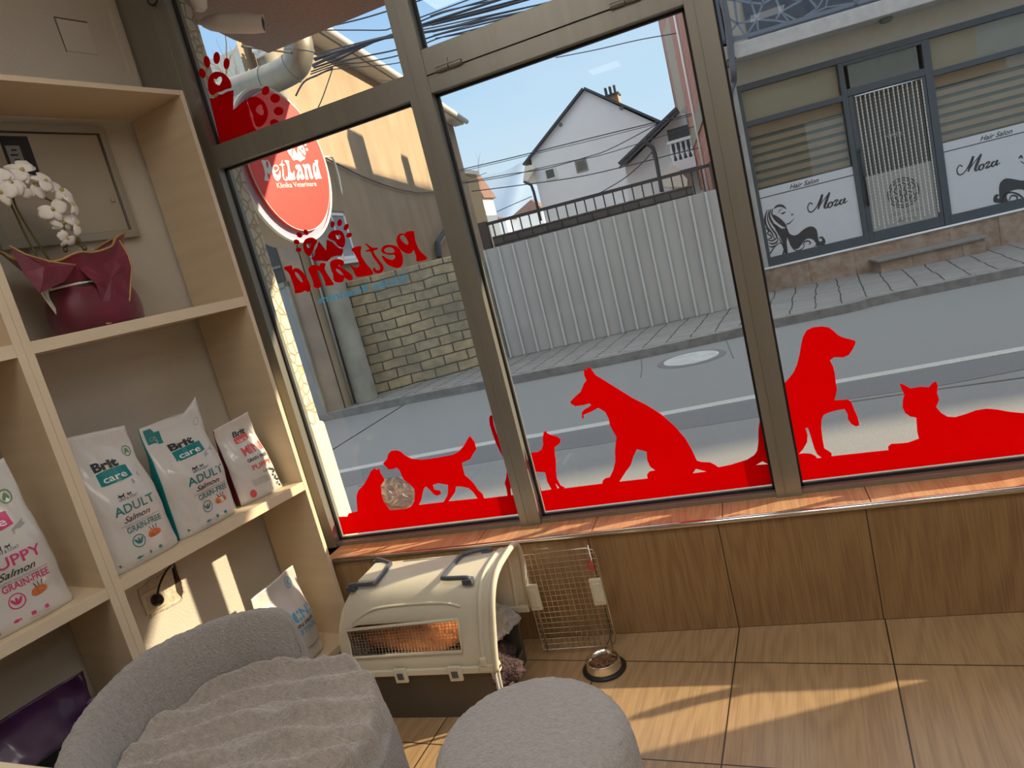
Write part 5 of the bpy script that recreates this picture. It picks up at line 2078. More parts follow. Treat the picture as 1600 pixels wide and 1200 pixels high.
YD = 1.75
FD = Frame((0, YD), 0)
b = MB()
pth = [FD.P(x, y) for x, y in ((300, 172), (345, 152), (400, 132), (440, 116), (461, 102), (467, 84), (466, 66), (460, 48), (457, 20))]
pth = catmull(pth, 6)
b.tube(pth, 0.088, 24, cap=False)
flue = b.build('flue_pipe', mat('galvanised_steel', (0.30, 0.27, 0.22), 0.45, metal=0.6, var=0.12, scale=10), smooth=True)
tag(flue, 'galvanised flue pipe bending down beside the overhang', 'pipe')
b = MB()
for i in (14, 22, 32, 42):
    d_ = (pth[i + 1] - pth[i]).normalized() * 0.010
    b.tube([pth[i] - d_, pth[i] + d_], 0.092, 24)
b.build('joint_bands', M['alu'], flue, smooth='auto')
b = MB()
b.tube([pth[30], Vector((pth[30].x, so[0].y - 0.05, 2.95))], 0.006, 6)
b.build('strap', M['gutter'], flue)
flue.modifiers.new('solid', 'SOLIDIFY').thickness = 0.003

# ---------------------------------------------------------------- tan house across the street
TW = Frame((-5.3, 6.2), 98)
S0 = -0.75
M['eave'] = mat('pale_eave', (0.50, 0.49, 0.46), 0.7)
tan_ = thing('tan_house', 'tan rendered two storey house across the street on the left', 'house', TW.at(4, 0, 2))
b = MB()
b.prism([[TW.at(S0, 0, 0), TW.at(10.8, 0, 0), TW.at(10.8, 0, 4.0)]], (0, 0, 5.42))
b.build('walls', M['tan'], tan_)
b = MB()
p = [TW.at(S0 - 0.3, 5.42, -0.30), TW.at(11.1, 5.42, -0.30), TW.at(11.1, 5.42, 4.3), TW.at(S0 + 1.0, 5.42, 0.3)]
r_ = TW.at(8.5, 6.6, 1.6)
b.add([p[0], p[1], p[2], p[3], r_], [(0, 1, 4), (1, 2, 4), (2, 3, 4), (3, 0, 4), (3, 2, 1, 0)])
b.build('roof', M['terracotta'], tan_)
b = MB()
b.tube([TW.at(S0 - 0.3, 5.42, -0.33), TW.at(11.15, 5.42, -0.33)], 0.07, 10)
b.build('gutter', M['eave'], tan_, smooth=True)
b = MB()
b.fbox(TW, S0, 11.0, 5.34, 5.42, -0.27, 0.0)
b.build('soffit_board', M['eave'], tan_)
# side window
b = MB()
b.fbox(TW, 0.0, 1.10, 2.02, 2.76, -0.004, 0.02)
wn = b.build('window', mat('window_reveal', (0.20, 0.15, 0.11), 0.9), tan_)
b = MB()
for a in ((0.02, 1.04, 2.03, 2.08), (0.02, 1.04, 2.68, 2.72), (0.02, 0.06, 2.03, 2.72), (0.99, 1.04, 2.03, 2.72), (0.52, 0.56, 2.03, 2.72)):
    b.fbox(TW, a[0], a[1], a[2], a[3], -0.022, 0.01)
b.build('window_frame', M['white'], wn)
b = MB()
b.fbox(TW, 0.05, 1.0, 2.07, 2.69, -0.010, 0.012)
b.build('window_glass', mat('grey_glass', (0.20, 0.25, 0.29), 0.15, coat=0.5), wn)
b = MB()
b.fbox(TW, -0.05, 1.12, 1.97, 2.02, -0.06, 0.02)
b.build('window_sill', M['white'], wn)
b = MB()
b.fbox(TW, 1.7, 2.2, 5.3, 6.9, 0.05, 0.45)
b.build('chimney', M['whitewall'], tan_)
b = MB()
b.fbox(TW, 1.78, 1.90, 6.0, 6.6, 0.03, 0.06)
b.fbox(TW, 2.0, 2.12, 6.0, 6.6, 0.03, 0.06)
b.build('chimney_vents', M['black'], tan_)
# street front of the house: panelled door under a dark opening
c0 = TW.at(S0, 0, 0)
HF = Frame((c0.x, c0.y), 8)
b = MB()
b.fbox(HF, -3.2, -0.02, 0.0, 3.6, 0.0, 2.5)
b.build('annex_wall', mat('brown_render', (0.27, 0.205, 0.15), 0.95, var=0.2, scale=3), tan_)
dr0 = HF.px(452, 462)[0]
dr = thing('house_door', 'grey panelled metal door of the tan house behind the stone pillar', 'door', HF.at(dr0 - 0.5, 0, -0.02))
b = MB()
b.fbox(HF, dr0 - 1.0, dr0, 0.10, 1.82, -0.03, -0.001)
b.build('door_leaf', mat('blue_grey_door', (0.24, 0.26, 0.275), 0.5, var=0.04), dr)
b = MB()
for z0_, z1_ in ((0.20, 0.55), (0.62, 0.95), (1.05, 1.70)):
    for q_ in ((dr0 - 0.85, dr0 - 0.10),):
        b.fbox(HF, q_[0], q_[1], z0_, z1_, -0.045, -0.028)
b.build('door_panels', mat('blue_grey_panel', (0.27, 0.29, 0.305), 0.5, var=0.04), dr, bevel=0.015)
b = MB()
b.fbox(HF, dr0 - 1.0, dr0 + 0.05, 1.82, 1.88, -0.05, -0.001)
b.fbox(HF, dr0, dr0 + 0.05, 0.1, 1.88, -0.05, -0.001)
b.build('door_frame', M['concrete'], dr)
b = MB()
b.fbox(HF, dr0 - 1.0, dr0 + 0.02, 1.90, 3.4, -0.02, -0.001)
fan = b.build('dark_opening', mat('dark_fanlight', (0.035, 0.033, 0.03), 0.4), dr)
b = MB()
for i in range(6):
    b.tube([HF.at(dr0 - 0.9 + 0.15 * i + 0.05 * cos(t_ * pi / 4), 1.99 + 0.05 * sin(t_ * pi / 4), -0.03) for t_ in range(8)], 0.006, 5, closed=True)
b.fbox(HF, dr0 - 1.0, dr0 + 0.02, 2.07, 2.10, -0.04, -0.01)
b.build('scroll_grille', mat('grille_iron', (0.16, 0.15, 0.14), 0.5), fan)
# fallen cable and conduit on the side wall
b = MB()
b.tube(catmull([TW.P(x, y, -0.03) for x, y in ((505, 245), (525, 255), (565, 275), (610, 292), (640, 299), (665, 301), (700, 292), (760, 270))], 6), 0.010, 6)
tag(b.build('wall_cable', M['cable'], smooth=True), 'sagging dark cable across the tan house wall', 'cable')
b = MB()
b.tube(catmull([TW.P(x, y, -0.08) for x, y in ((500, 246), (512, 245), (520, 248), (528, 270), (535, 305))], 4), 0.014, 6)
tag(b.build('conduit', M['white'], smooth=True), 'white bent conduit on the tan house wall beside the oval sign', 'conduit')
b = MB()
b.tube([TW.P(x, y, -0.14) for x, y in ((716, 330), (683, 381), (686, 402))], 0.07, 6)
tag(b.build('stair_rail', M['slate'], smooth='auto'), 'dark bent handrail against the tan house wall above the block wall', 'handrail')

# ---------------------------------------------------------------- utility pole and cables
pb = ground(574, 625, 0.1)
pole = thing('utility_pole', 'concrete utility pole standing in front of the tan house', 'utility pole', pb)
b = MB()
b.lathe([(0.155, 0.0), (0.15, 1.0), (0.115, 7.5), (0.0, 7.52)], pb, 28)
b.build('shaft', M['concrete'], pole, smooth='auto')
b = MB()
b.tube([pb + Vector((-0.17, -0.10, 0)), pb + Vector((-0.14, -0.09, 3.2))], 0.02, 8)
b.build('earth_pipe', mat('grey_pipe', (0.40, 0.42, 0.42), 0.5), pole, smooth=True)
b = MB()
for z in (4.1, 4.5):
    b.tube([pb + Vector((-0.05, -0.14, z)), pb + Vector((0.25, -0.20, z))], 0.03, 8)
    for x in (0.0, 0.1, 0.2):
        b.lathe([(0.02, 0), (0.05, 0.03), (0.05, 0.06), (0.03, 0.09), (0.045, 0.11), (0, 0.13)], pb + Vector((x, -0.19, z)), 10)
b.build('insulators', M['whitewall'], pole, smooth='auto')

CPF = Frame((pb.x, pb.y - 0.15), 9)


def wire_px(pts, r, label, off=0.0, grp='overhead cables', fr=None, ext=0.0, nm='power_cable', m='cable'):
    fr = fr or CPF
    p3 = [fr.P(x, y, off) for x, y in pts]
    r *= 0.75
    if ext:
        p3.append(p3[-1] + (p3[-1] - p3[-2]).normalized() * ext)
    b = MB()
    b.tube(catmull(p3, 8), r, 6)
    return tag(b.build(nm, M[m], smooth=True), label, 'cable', grp)


lab = 'one of the dark power cables crossing the sky in the upper panes'
wires = [
    ([(507, 47), (560, 47), (598, 47), (614, 43), (690, 15)], 0.010, 0),
    ([(520, 40), (562, 30), (606, 17), (700, -14)], 0.012, 0),
    ([(488, 104), (520, 90), (560, 75), (605, 57), (680, 24), (760, 0)], 0.012, 0),
    ([(488, 102), (530, 84), (575, 68), (612, 56), (674, 34), (760, 6)], 0.020, 0.05),
    ([(490, 106), (530, 92), (570, 72), (612, 54), (674, 36), (760, 13)], 0.016, 0.1),
    ([(492, 95), (540, 76), (590, 62), (615, 53), (676, 38), (760, 16)], 0.012, 0.0),
    ([(490, 85), (530, 75), (580, 62), (612, 55), (677, 43), (760, 25)], 0.010, -.05),
    ([(490, 92), (530, 80), (580, 64), (612, 58), (678, 48), (760, 31)], 0.020, -.05),
    ([(486, 112), (530, 97), (575, 87), (625, 76), (679, 56), (760, 36)], 0.012, 0.05),
    ([(485, 116), (530, 101), (570, 97), (628, 85), (682, 61), (760, 41)], 0.010, 0.1),
    ([(478, 124), (515, 110), (545, 106), (628, 97), (684, 71), (760, 50)], 0.008, 0.0),
    ([(595, 125), (632, 122), (684, 71), (730, 60), (800, 45)], 0.005, 0.1),
    ([(672, 25), (700, 16), (760, 3)], 0.010, 0.15),
    ([(676, 50), (760, 27), (860, 3)], 0.012, 0.2),
    ([(677, 55), (770, 30), (870, 5)], 0.008, 0.25),
    ([(674, 39), (760, 18), (840, -5)], 0.016, 0.25),
    ([(680, 60), (740, 49), (800, 33), (880, 8)], 0.009, 0.3),
]
for pts, r, off in wires:
    wire_px(pts, r, lab, off, ext=3.0)
wire_px([(520, 106), (512, 130), (503, 155), (497, 168)], 0.009, 'short cable end hanging down from the bundle at the pole', 0, None)
wire_px([(462, 150), (475, 128), (495, 118), (505, 113), (520, 106)], 0.014, 'tangled cable joining the bundle at the utility pole', 0, None)
F14 = Frame((0, 14.0), 0)
lab2 = 'thin dark cable crossing in front of the white gabled house'
for pts, r in (([(716, 266), (780, 251), (850, 234), (930, 214), (1029, 190), (1200, 150)], 0.016), ([(716, 269), (780, 254), (850, 237), (930, 218), (1029, 193), (1200, 153)], 0.010),
               ([(717, 287), (790, 273), (850, 264), (915, 246), (955, 232), (1029, 193)], 0.014), ([(728, 286), (790, 276), (842, 263), (900, 250), (944, 241), (1063, 204), (1200, 165)], 0.012),
               ([(737, 299), (800, 291), (900, 277), (985, 258), (1063, 238), (1200, 205)], 0.016)):
    wire_px(pts, r, lab2, 0, 'thin cables before the white house', F14)
wire_px([(868, 90), (930, 78), (1000, 62), (1077, 48), (1200, 20)], 0.014, 'single thin cable across the open sky near the brick wall', 0, None, F14)
wire_px([(924, 309), (972, 281), (1000, 258), (1015, 242), (1018, 238), (1021, 244), (1020, 247)], 0.016, 'slanting cable ending in a hook on the lower white house', 0, None, F14)
wire_px([(776, 331), (805, 318), (831, 307)], 0.012, 'short thin cable over the distant roofs left of the gabled house', 0, None, F14)

# ---------------------------------------------------------------- block wall, fence, railing
M['blocks'] = brick_mat('stone_blocks', (0.47, 0.37, 0.215), (0.37, 0.31, 0.20), (0.09, 0.075, 0.055), 0.34, 0.137, ms=0.010, bump=0.8, var=0.35, stain=(0.13, 0.12, 0.10), stain_amt=0.5, swirl=0.05, noise_scale=9, stainscale=1.5)
M['blocks2'] = brick_mat('grey_blocks', (0.13, 0.105, 0.09), (0.10, 0.085, 0.075), (0.05, 0.04, 0.035), 0.22, 0.10, ms=0.012, bump=0.7, var=0.3)
q_ = ground(575, 620, 0.1)
BWF = Frame((q_.x, q_.y), 27)
b = MB()
b.fbox(BWF, -0.20, 1.75, 0.05, 1.70, 0, 0.28)
o = b.build('block_wall', M['blocks'], bevel=0.012)
uvproj(o, BWF)
tag(o, 'weathered stone block garden wall right of the utility pole', 'wall')
b = MB()
b.fbox(BWF, -0.06, 0.02, 0.08, 1.40, -0.025, 0.001)
tag(b.build('mortar_pilaster', M['concrete'], bevel=0.01), 'narrow broken cement strip at the left end of the block wall', 'pilaster')
q_ = ground(800, 558, 0.1)
FF = Frame((q_.x, q_.y), 8)
b = MB()
b.fbox(FF, -0.42, -0.06, 0.05, 1.52, 0.10, 0.40)
tag(b.build('gate_pier', M['concrete'], bevel=0.01), 'grey cement pier between the block wall and the sheet metal fence', 'pier')
fence = thing('sheet_fence', 'white corrugated sheet metal fence along the far pavement', 'fence', FF.at(1.6, 0.1, 0))
M['ridge'] = mat('lit_sheet_ridge', (0.50, 0.50, 0.48), 0.45, metal=0.1, var=0.04)  # light caught on the ribs put into a lighter colour
M['sheet'] = mat('white_sheet_metal', (0.40, 0.385, 0.36), 0.5, metal=0.1, var=0.08, scale=2.5, stretch=(1, 1, 0.4))
sp_ = 0.204
for k_ in range(4):
    s_a = -0.03 + k_ * sp_ * 4
    s_b = min(s_a + sp_ * 4, 3.235)
    prof_ = []
    x = s_a
    while x < s_b - 1e-3:
        prof_ += [(x, 0.0), (x + 0.008, -0.036), (x + 0.034, -0.036), (x + 0.042, 0.0)]
        prof_.append((min(x + sp_ - 0.001, s_b), 0.0))
        x += sp_
    zt = 1.665
    b = MB()
    vs, fs = [], []
    for s_, of in prof_:
        vs += [FF.at(s_, 0.10, of), FF.at(s_, zt + 0.006 * k_, of)]
    for i in range(len(prof_) - 1):
        fs.append((2 * i, 2 * i + 2, 2 * i + 3, 2 * i + 1))
    b.add(vs, fs)
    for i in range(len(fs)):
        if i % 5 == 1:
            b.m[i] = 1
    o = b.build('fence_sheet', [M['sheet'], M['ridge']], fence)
    o.modifiers.new('solid', 'SOLIDIFY').thickness = 0.004
b = MB()
b.fbox(FF, -0.03, 3.235, 0.0, 0.115, 0.02, 0.12)
b.build('fence_base', M['concrete'], fence)
b = MB()
b.fbox(FF, 0.0, 3.2, 0.45, 0.50, 0.02, 0.06)
b.fbox(FF, 0.0, 3.2, 1.35, 1.40, 0.02, 0.06)
b.build('fence_rail', M['gutter'], fence)
b = MB()
b.fbox(FF, 0.06, 2.95, 0.0, 1.83, 0.44, 0.62)
o = b.build('parapet_wall', M['blocks2'], bevel=0.01)
uvproj(o, FF)
tag(o, 'dark block parapet showing above the sheet metal fence', 'wall')
M['iron'] = mat('dark_iron', (0.035, 0.033, 0.030), 0.6)
rail = thing('iron_railing', 'black iron railing on top of the dark parapet behind the fence', 'railing', FF.at(1.6, 1.83, 0.53))
b = MB()
b.fbox(FF, 0.0, 3.26, 2.005, 2.05, 0.50, 0.55)
b.build('top_rail', M['iron'], rail)
for i in range(24):
    b = MB()
    s_ = 0.10 + i * 0.137
    z0_ = 1.83 if s_ < 2.95 else 1.6
    b.fbox(FF, s_ - 0.009, s_ + 0.009, z0_, 2.01, 0.515, 0.535)
    b.build('baluster', M['iron'], rail)
for s_, w_ in ((-0.02, 0.09), (3.30, 0.07)):
    b = MB()
    b.fbox(FF, s_ - w_, s_ + w_ * 0.4, 0.0, 2.07, 0.46, 0.60)
    b.build('end_post', mat('rusty_post', (0.07, 0.05, 0.045), 0.7), rail, bevel=0.004)

# ================================================================ hair salon
q_ = ground(1198, 455, 0.1)
SP = Frame((q_.x, q_.y), 8.3)
M['stucco'] = mat('grey_white_stucco', (0.38, 0.37, 0.35), 0.9, var=0.10, scale=6, bump=0.2)
M['slab'] = mat('pale_slab', (0.45, 0.43, 0.41), 0.9, var=0.12, scale=8)
M['beige'] = mat('beige_soffit', (0.36, 0.325, 0.265), 0.9, var=0.04)
M['sheer'] = mat('blind_sheer', (0.13, 0.14, 0.12), 0.8, var=0.08)
M['slat'] = mat('blind_brown', (0.36, 0.255, 0.17), 0.8, var=0.10, scale=3)
M['shopglass'] = glass_mat('shop_glass', (0.90, 0.92, 0.91), 0.035)
M['poster'] = mat('white_film', (0.52, 0.53, 0.545), 0.5, var=0.02)
salon = thing('hair_salon', 'hair salon building with dark grey shopfront across the street', 'building', SP.at(3, 0, 3))
b = MB()
b.fbox(SP, -0.16, 0.085, 0.0, 3.25, -0.02, 0.3)
b.build('corner_pilaster', M['stucco'], salon, bevel=0.006)
b = MB()
b.fbox(SP, 0.30, 8.9, -0.4, 6.2, 0.75, 10.0)
b.fbox(SP, 0.085, 8.9, 2.98, 3.28, 0.0, 0.75)
b.fbox(SP, 5.6, 8.9, -0.4, 2.98, 0.0, 0.75)
b.fbox(SP, 0.085, 5.6, -0.4, 0.42, 0.03, 0.75)
b.build('body', M['beige'], salon)
# stone plinth with its white sill
M['stone'] = brick_mat('stone_tiles', (0.32, 0.215, 0.15), (0.27, 0.19, 0.14), (0.14, 0.10, 0.07), 0.62, 0.40, ms=0.005, bump=0.4, var=0.30, offset=0.0, noise_scale=12, stain=(0.37, 0.30, 0.24), stain_amt=0.6, stainscale=7)
b = MB()
b.fbox(SP, -0.02, 8.9, -0.4, 0.415, -0.03, 0.03)
o = b.build('plinth', M['stone'], salon)
set_uv(o, lambda p: ((p - Vector(SP.o)).dot(Vector(SP.d)), p.z * 1.0 + 0.02))
b = MB()
b.fbox(SP, -0.02, 8.9, 0.415, 0.437, -0.045, 0.05)
b.build('plinth_cap', M['whitewall'], salon)
b = MB()
b.fbox(SP, 1.45, 2.76, -0.2, 0.195, -0.36, -0.03)
o = b.build('step', M['stone'], salon)
set_uv(o, lambda p: ((p - Vector(SP.o)).dot(Vector(SP.d)), p.z + 0.2))
b = MB()
b.fbox(SP, 1.41, 2.80, 0.195, 0.225, -0.40, -0.03)
b.build('step_tread', mat('grey_granite', (0.20, 0.19, 0.18), 0.6, var=0.2, scale=60), salon, bevel=0.004)
# dark frames
def fr_rects(name, rects, o0=-0.01, o1=0.05, m='slate', parent=None):
    for r in rects:
        b = MB()
        b.fbox(SP, r[0], r[1], r[2], r[3], o0, o1)
        b.build(name, M[m], parent or salon, bevel=0.004)


fr_rects('frame_bar', [(0.085, 5.6, 2.90, 2.98), (0.085, 1.42, 0.44, 0.565), (2.50, 5.6, 0.44, 0.565), (0.085, 0.135, 0.565, 2.90), (1.405, 1.475, 0.44, 2.90), (2.455, 2.555, 0.44, 2.90),
                      (0.135, 1.405, 2.415, 2.49), (2.555, 5.6, 2.415, 2.49), (4.05, 4.12, 0.565, 2.90), (1.475, 2.455, 2.455, 2.55), (1.475, 2.455, 2.855, 2.90)])
doorT = thing('salon_door', 'dark framed glass door of the hair salon behind a bead curtain', 'door', SP.at(1.96, 0.44, 0.0))
for r in ((1.478, 1.540, 0.45, 2.45), (2.400, 2.452, 0.45, 2.45), (1.54, 2.40, 0.45, 0.585), (1.54, 2.40, 2.40, 2.45)):
    b = MB()
    b.fbox(SP, r[0], r[1], r[2], r[3], -0.005, 0.05)
    b.build('door_frame', M['slate'], doorT, bevel=0.004)
b = MB()
b.fbox(SP, 1.54, 2.40, 1.35, 2.40, 0.028, 0.036)
b.build('door_glass', mat('dark_door_glass', (0.045, 0.04, 0.035), 0.25, coat=0.6), doorT)
b = MB()
b.fbox(SP, 1.54, 2.40, 0.585, 1.35, 0.026, 0.036)
b.build('frosted_panel', mat('frosted_film', (0.36, 0.36, 0.34), 0.5), doorT)
b = MB()
cx_, cz_ = 2.0, 1.02
for r_ in (0.20, 0.17, 0.12):
    b.tube([SP.at(cx_ + r_ * cos(i * pi / 16), cz_ + r_ * sin(i * pi / 16), 0.024) for i in range(32)], 0.006, 5, closed=True)
for i in range(10):
    a = i * 0.63
    b.tube(catmull([SP.at(cx_ + 0.03 * cos(a), cz_ + 0.03 * sin(a), 0.024), SP.at(cx_ + 0.08 * cos(a + 0.6), cz_ + 0.08 * sin(a + 0.6), 0.024), SP.at(cx_ + 0.15 * cos(a + 0.2), cz_ + 0.15 * sin(a + 0.2), 0.024)], 4), 0.006, 5)
b.build('door_emblem', M['ink'], doorT)
b = MB()
put_text(b, 'Hair Salon', lambda x, y: SP.at(x, y, 0.0245), 2.0, 0.73, 0.06, w=0.42, bold=0.01, shear=0.4, anchor='c')
put_text(b, 'Moza', lambda x, y: SP.at(x, y, 0.0245), 2.0, 0.63, 0.06, w=0.25, bold=0.01, shear=0.4, anchor='c')
put_text(b, 'HAIR', lambda x, y: SP.at(x, y, 0.0245), 1.98, 1.78, 0.06, w=0.24, bold=0.02, anchor='c')
b.build('door_lettering', mat('worn_print', (0.25, 0.24, 0.22), 0.5), doorT)
b = MB()
b.tube([SP.at(1.515, 0.95, -0.05), SP.at(1.515, 1.75, -0.05)], 0.014, 10)
for z in (1.0, 1.35, 1.70):
    b.tube([SP.at(1.515, z, -0.05), SP.at(1.515, z, 0.0)], 0.010, 8)
b.build('pull_handle', M['black'], doorT, smooth=True)
b = MB()
b.fbox(SP, 1.53, 2.40, 2.55, 2.855, 0.01, 0.03)
b.build('fanlight', M['sheer'], salon)

curtain = thing('bead_curtain', 'beaded strand curtain hanging in the hair salon doorway', 'bead curtain', SP.at(1.96, 0.6, -0.02))
M['bead'] = mat('pale_beads', (0.55, 0.53, 0.48), 0.35, var=0.1)
b = MB()
ns = 40
zt_, zb_ = 2.42, 0.62
prof_ = []
for i in range(ns * 2 + 1):
    z = zb_ + (zt_ - zb_) * i / (ns * 2)
    prof_.append((0.0105 if i % 2 else 0.0045, z))
st = None
for i in range(15):
    s_ = 1.565 + i * (2.39 - 1.565) / 14
    dz = 0.03 * sin(i * 2.3)
    b = MB()
    b.lathe([(r_, z + (dz if j < 40 else 0) * (1 - j / 40.0 if j < 40 else 0)) for j, (r_, z) in enumerate(prof_)], SP.at(s_, 0, -0.03 + 0.01 * (i % 2)), 6)
    b.build('bead_strand', M['bead'], curtain)
b = MB()
b.tube([SP.at(1.55, 2.43, -0.025), SP.at(2.40, 2.43, -0.025)], 0.012, 8)
b.build('curtain_rod', M['steel'], curtain, smooth=True)

# blinds behind the glass
for k_, (a, c, lbl) in enumerate(((0.135, 1.405, 'brown and sheer striped blind in the left salon window'), (2.555, 4.05, 'brown and sheer striped blind in the right salon window'), (4.12, 5.6, 'striped blind in the far right salon window beyond the photo edge'))):
    bl = thing('zebra_blind', lbl, 'blind', SP.at((a + c) / 2, 1.5, 0.12), 'striped salon blinds')
    b = MB()
    for (z0_, z1_) in ((2.49, 2.90),):
        b.fbox(SP, a, c, z0_, z1_, 0.10, 0.11)
    b.build('upper_panel', mat('upper_blind', (0.34, 0.29, 0.22), 0.8, var=0.08, scale=2), bl)
    b = MB()
    b.fbox(SP, a, c, 0.5, 2.415, 0.112, 0.118)
    b.build('sheer_backing', M['sheer'], bl)
    b = MB()
    z = 1.56
    while z < 2.28:
        b.fbox(SP, a, c, z, z + 0.072, 0.10, 0.108)
        z += 0.118
    b.fbox(SP, a, c, 2.27, 2.415, 0.09, 0.108)
    b.build('opaque_bands', M['slat'], bl)
    for (z0_, z1_) in ((0.565, 2.415), (2.49, 2.90)):
        b = MB()
        b.fbox(SP, a - 0.01, c + 0.01, z0_, z1_, 0.030, 0.034)
        b.build('window_pane', M['shopglass'], salon)


# posters
def poster(s0, s1, label, z0=0.568, z1=1.535):
    t = thing('window_poster', label, 'poster', SP.at((s0 + s1) / 2, z0, 0.02))
    b = MB()
    b.fbox(SP, s0, s1, z0, z1, 0.018, 0.022)
    b.build('sheet', M['poster'], t)
    b = MB()
    b.fbox(SP, s0, s1, 1.412, 1.424, 0.0165, 0.0185)
    b.build('rule', M['ink'], t)
    return t


PO = 0.0155
pl_ = poster(0.135, 1.405, 'white salon poster with a long haired woman in the left window')
pr_ = poster(2.555, 4.05, 'white salon poster with black hair curls in the right window')


def spx(x, y):
    return SP.px(1120 + x / 6.314, 240 + y / 6.314, PO)


MOZ = [([(945, 500), (920, 486), (897, 522), (906, 566), (938, 574), (985, 525), (1042, 402)], [8, 8, 8, 9, 9, 8, 10]),
       ([(1042, 402), (1022, 470), (1000, 548)], [14, 20, 10]), ([(1003, 535), (1060, 450), (1115, 382)], [6, 6, 8]),
       ([(1112, 384), (1084, 460), (1064, 520), (1074, 538), (1098, 516)], [14, 20, 18, 10, 5]),
       ([(1125, 478), (1104, 495), (1098, 524), (1118, 530), (1140, 505), (1136, 480), (1122, 480), (1155, 482)], [8, 14, 14, 8, 13, 11, 6, 5]),
       ([(1150, 482), (1172, 462), (1195, 460), (1160, 512), (1185, 505), (1215, 486)], [6, 12, 8, 8, 14, 5]),
       ([(1245, 452), (1222, 462), (1212, 490), (1230, 498), (1255, 462), (1266, 438)], [8, 13, 14, 9, 6, 8]), ([(1266, 438), (1254, 475), (1262, 486), (1292, 462)], [14, 14, 10, 4])]
b = MB()
kx = 1 / 6.314 / 1090 * 11.3
dsx = spx(900, 560)
rgx = SP.px(1495, 268, PO)
lgx = SP.px(1120 + 895 / 6.314, 240 + 545 / 6.314, PO)
for tgt, sh in ((pl_, 0.0), (pr_, rgx[0] - lgx[0])):
    b = MB()
    for pts, wid in MOZ:
        pp = [spx(*p) for p in pts]
        ribbon(b, [(p[0] + sh, p[1] + (0.0 if sh == 0 else rgx[1] - lgx[1])) for p in pp], [w * kx * 1.15 for w in wid], lambda x, y: SP.at(x, y, PO), 6)
    b.build('script_lettering', M['ink'], tgt)
    b = MB()
    h0 = SP.px(1234, 296, PO)
    h1 = SP.px(1280, 284, PO)
    put_text(b, 'Hair Salon', lambda x, y: SP.at(x, y, PO), h0[0] + (sh if sh == 0 else SP.px(1531, 216, PO)[0] - h0[0]), 1.442, 0.062, w=(h1[0] - h0[0]), bold=0.012, shear=0.45)
    b.build('small_lettering', M['ink'], tgt)
# the woman
b = MB()


def wpoly(s):
    pts = smooth_loop([tuple(map(float, a.split(','))) for a in s.split()], 3)
    poly2d(b, [[spx(*p) for p in pts]], lambda x, y: SP.at(x, y, PO))


wpoly("690,728 715,785 755,806 800,796 850,752 900,724 945,720 980,745 994,790 1000,840 1016,868 1040,858 1030,835 1005,838 1015,822 1045,820 1072,860 1062,898 1020,906 985,912 975,880 950,850 915,838 880,846 845,885 805,935 765,940 735,905 705,850 690,790")
wpoly("560,545 585,512 625,500 665,514 686,550 660,534 620,524 585,535")
wpoly("565,690 640,740 690,735 700,800 690,870 700,980 670,985 660,905 620,820 580,750")
wpoly("560,600 640,650 690,712 670,716 600,670 565,640")
for pts, wid in [([(497, 556), (476, 640), (492, 715), (545, 790), (570, 850)], [6, 16, 14, 12, 4]), ([(515, 552), (500, 640), (530, 720), (585, 800), (600, 850)], [6, 10, 12, 14, 5]),
                 ([(533, 548), (520, 620), (560, 700), (620, 770)], [8, 16, 18, 8]), ([(552, 545), (545, 600), (590, 665), (650, 710), (690, 730)], [8, 12, 12, 12, 8]),
                 ([(470, 735), (500, 745), (512, 770), (490, 785)], [4, 12, 12, 4]), ([(480, 790), (520, 800), (540, 830), (500, 845)], [4, 12, 12, 5]), ([(495, 850), (540, 860), (575, 845), (590, 820)], [4, 12, 12, 4]),
                 ([(510, 880), (550, 890), (590, 875), (605, 845)], [4, 14, 14, 4]), ([(512, 915), (545, 920), (580, 905)], [4, 14, 5]), ([(525, 988), (560, 935), (600, 893), (640, 885), (668, 920), (652, 1000)], [12, 10, 8, 8, 10, 14]),
                 ([(610, 588), (620, 560), (645, 546)], [3, 6, 3]), ([(632, 592), (655, 588), (680, 574)], [5, 14, 5]), ([(735, 592), (748, 600), (760, 602)], [4, 10, 3]), ([(732, 612), (745, 604)], [6, 4]), ([(716, 572), (720, 578)], [4, 4]),
                 ([(688, 695), (715, 688), (745, 660), (765, 640)], [10, 9, 5, 2]), ([(850, 905), (870, 870), (905, 862), (925, 885), (905, 900)], [6, 12, 12, 10, 4]), ([(700, 800), (730, 900), (780, 955), (840, 940), (870, 900)], [6, 8, 8, 8, 5]),
                 ([(610, 830), (650, 900), (680, 985)], [6, 12, 12]), ([(960, 920), (985, 900), (995, 890)], [3, 8, 3])]:
    ribbon(b, [spx(*p) for p in pts], [w * kx for w in wid], lambda x, y: SP.at(x, y, PO), 6)
b.build('woman_drawing', M['ink'], pl_)
b = MB()


def rpx(x, y):
    return SP.px(1150 + x / 3.529, 150 + y / 3.529, PO)


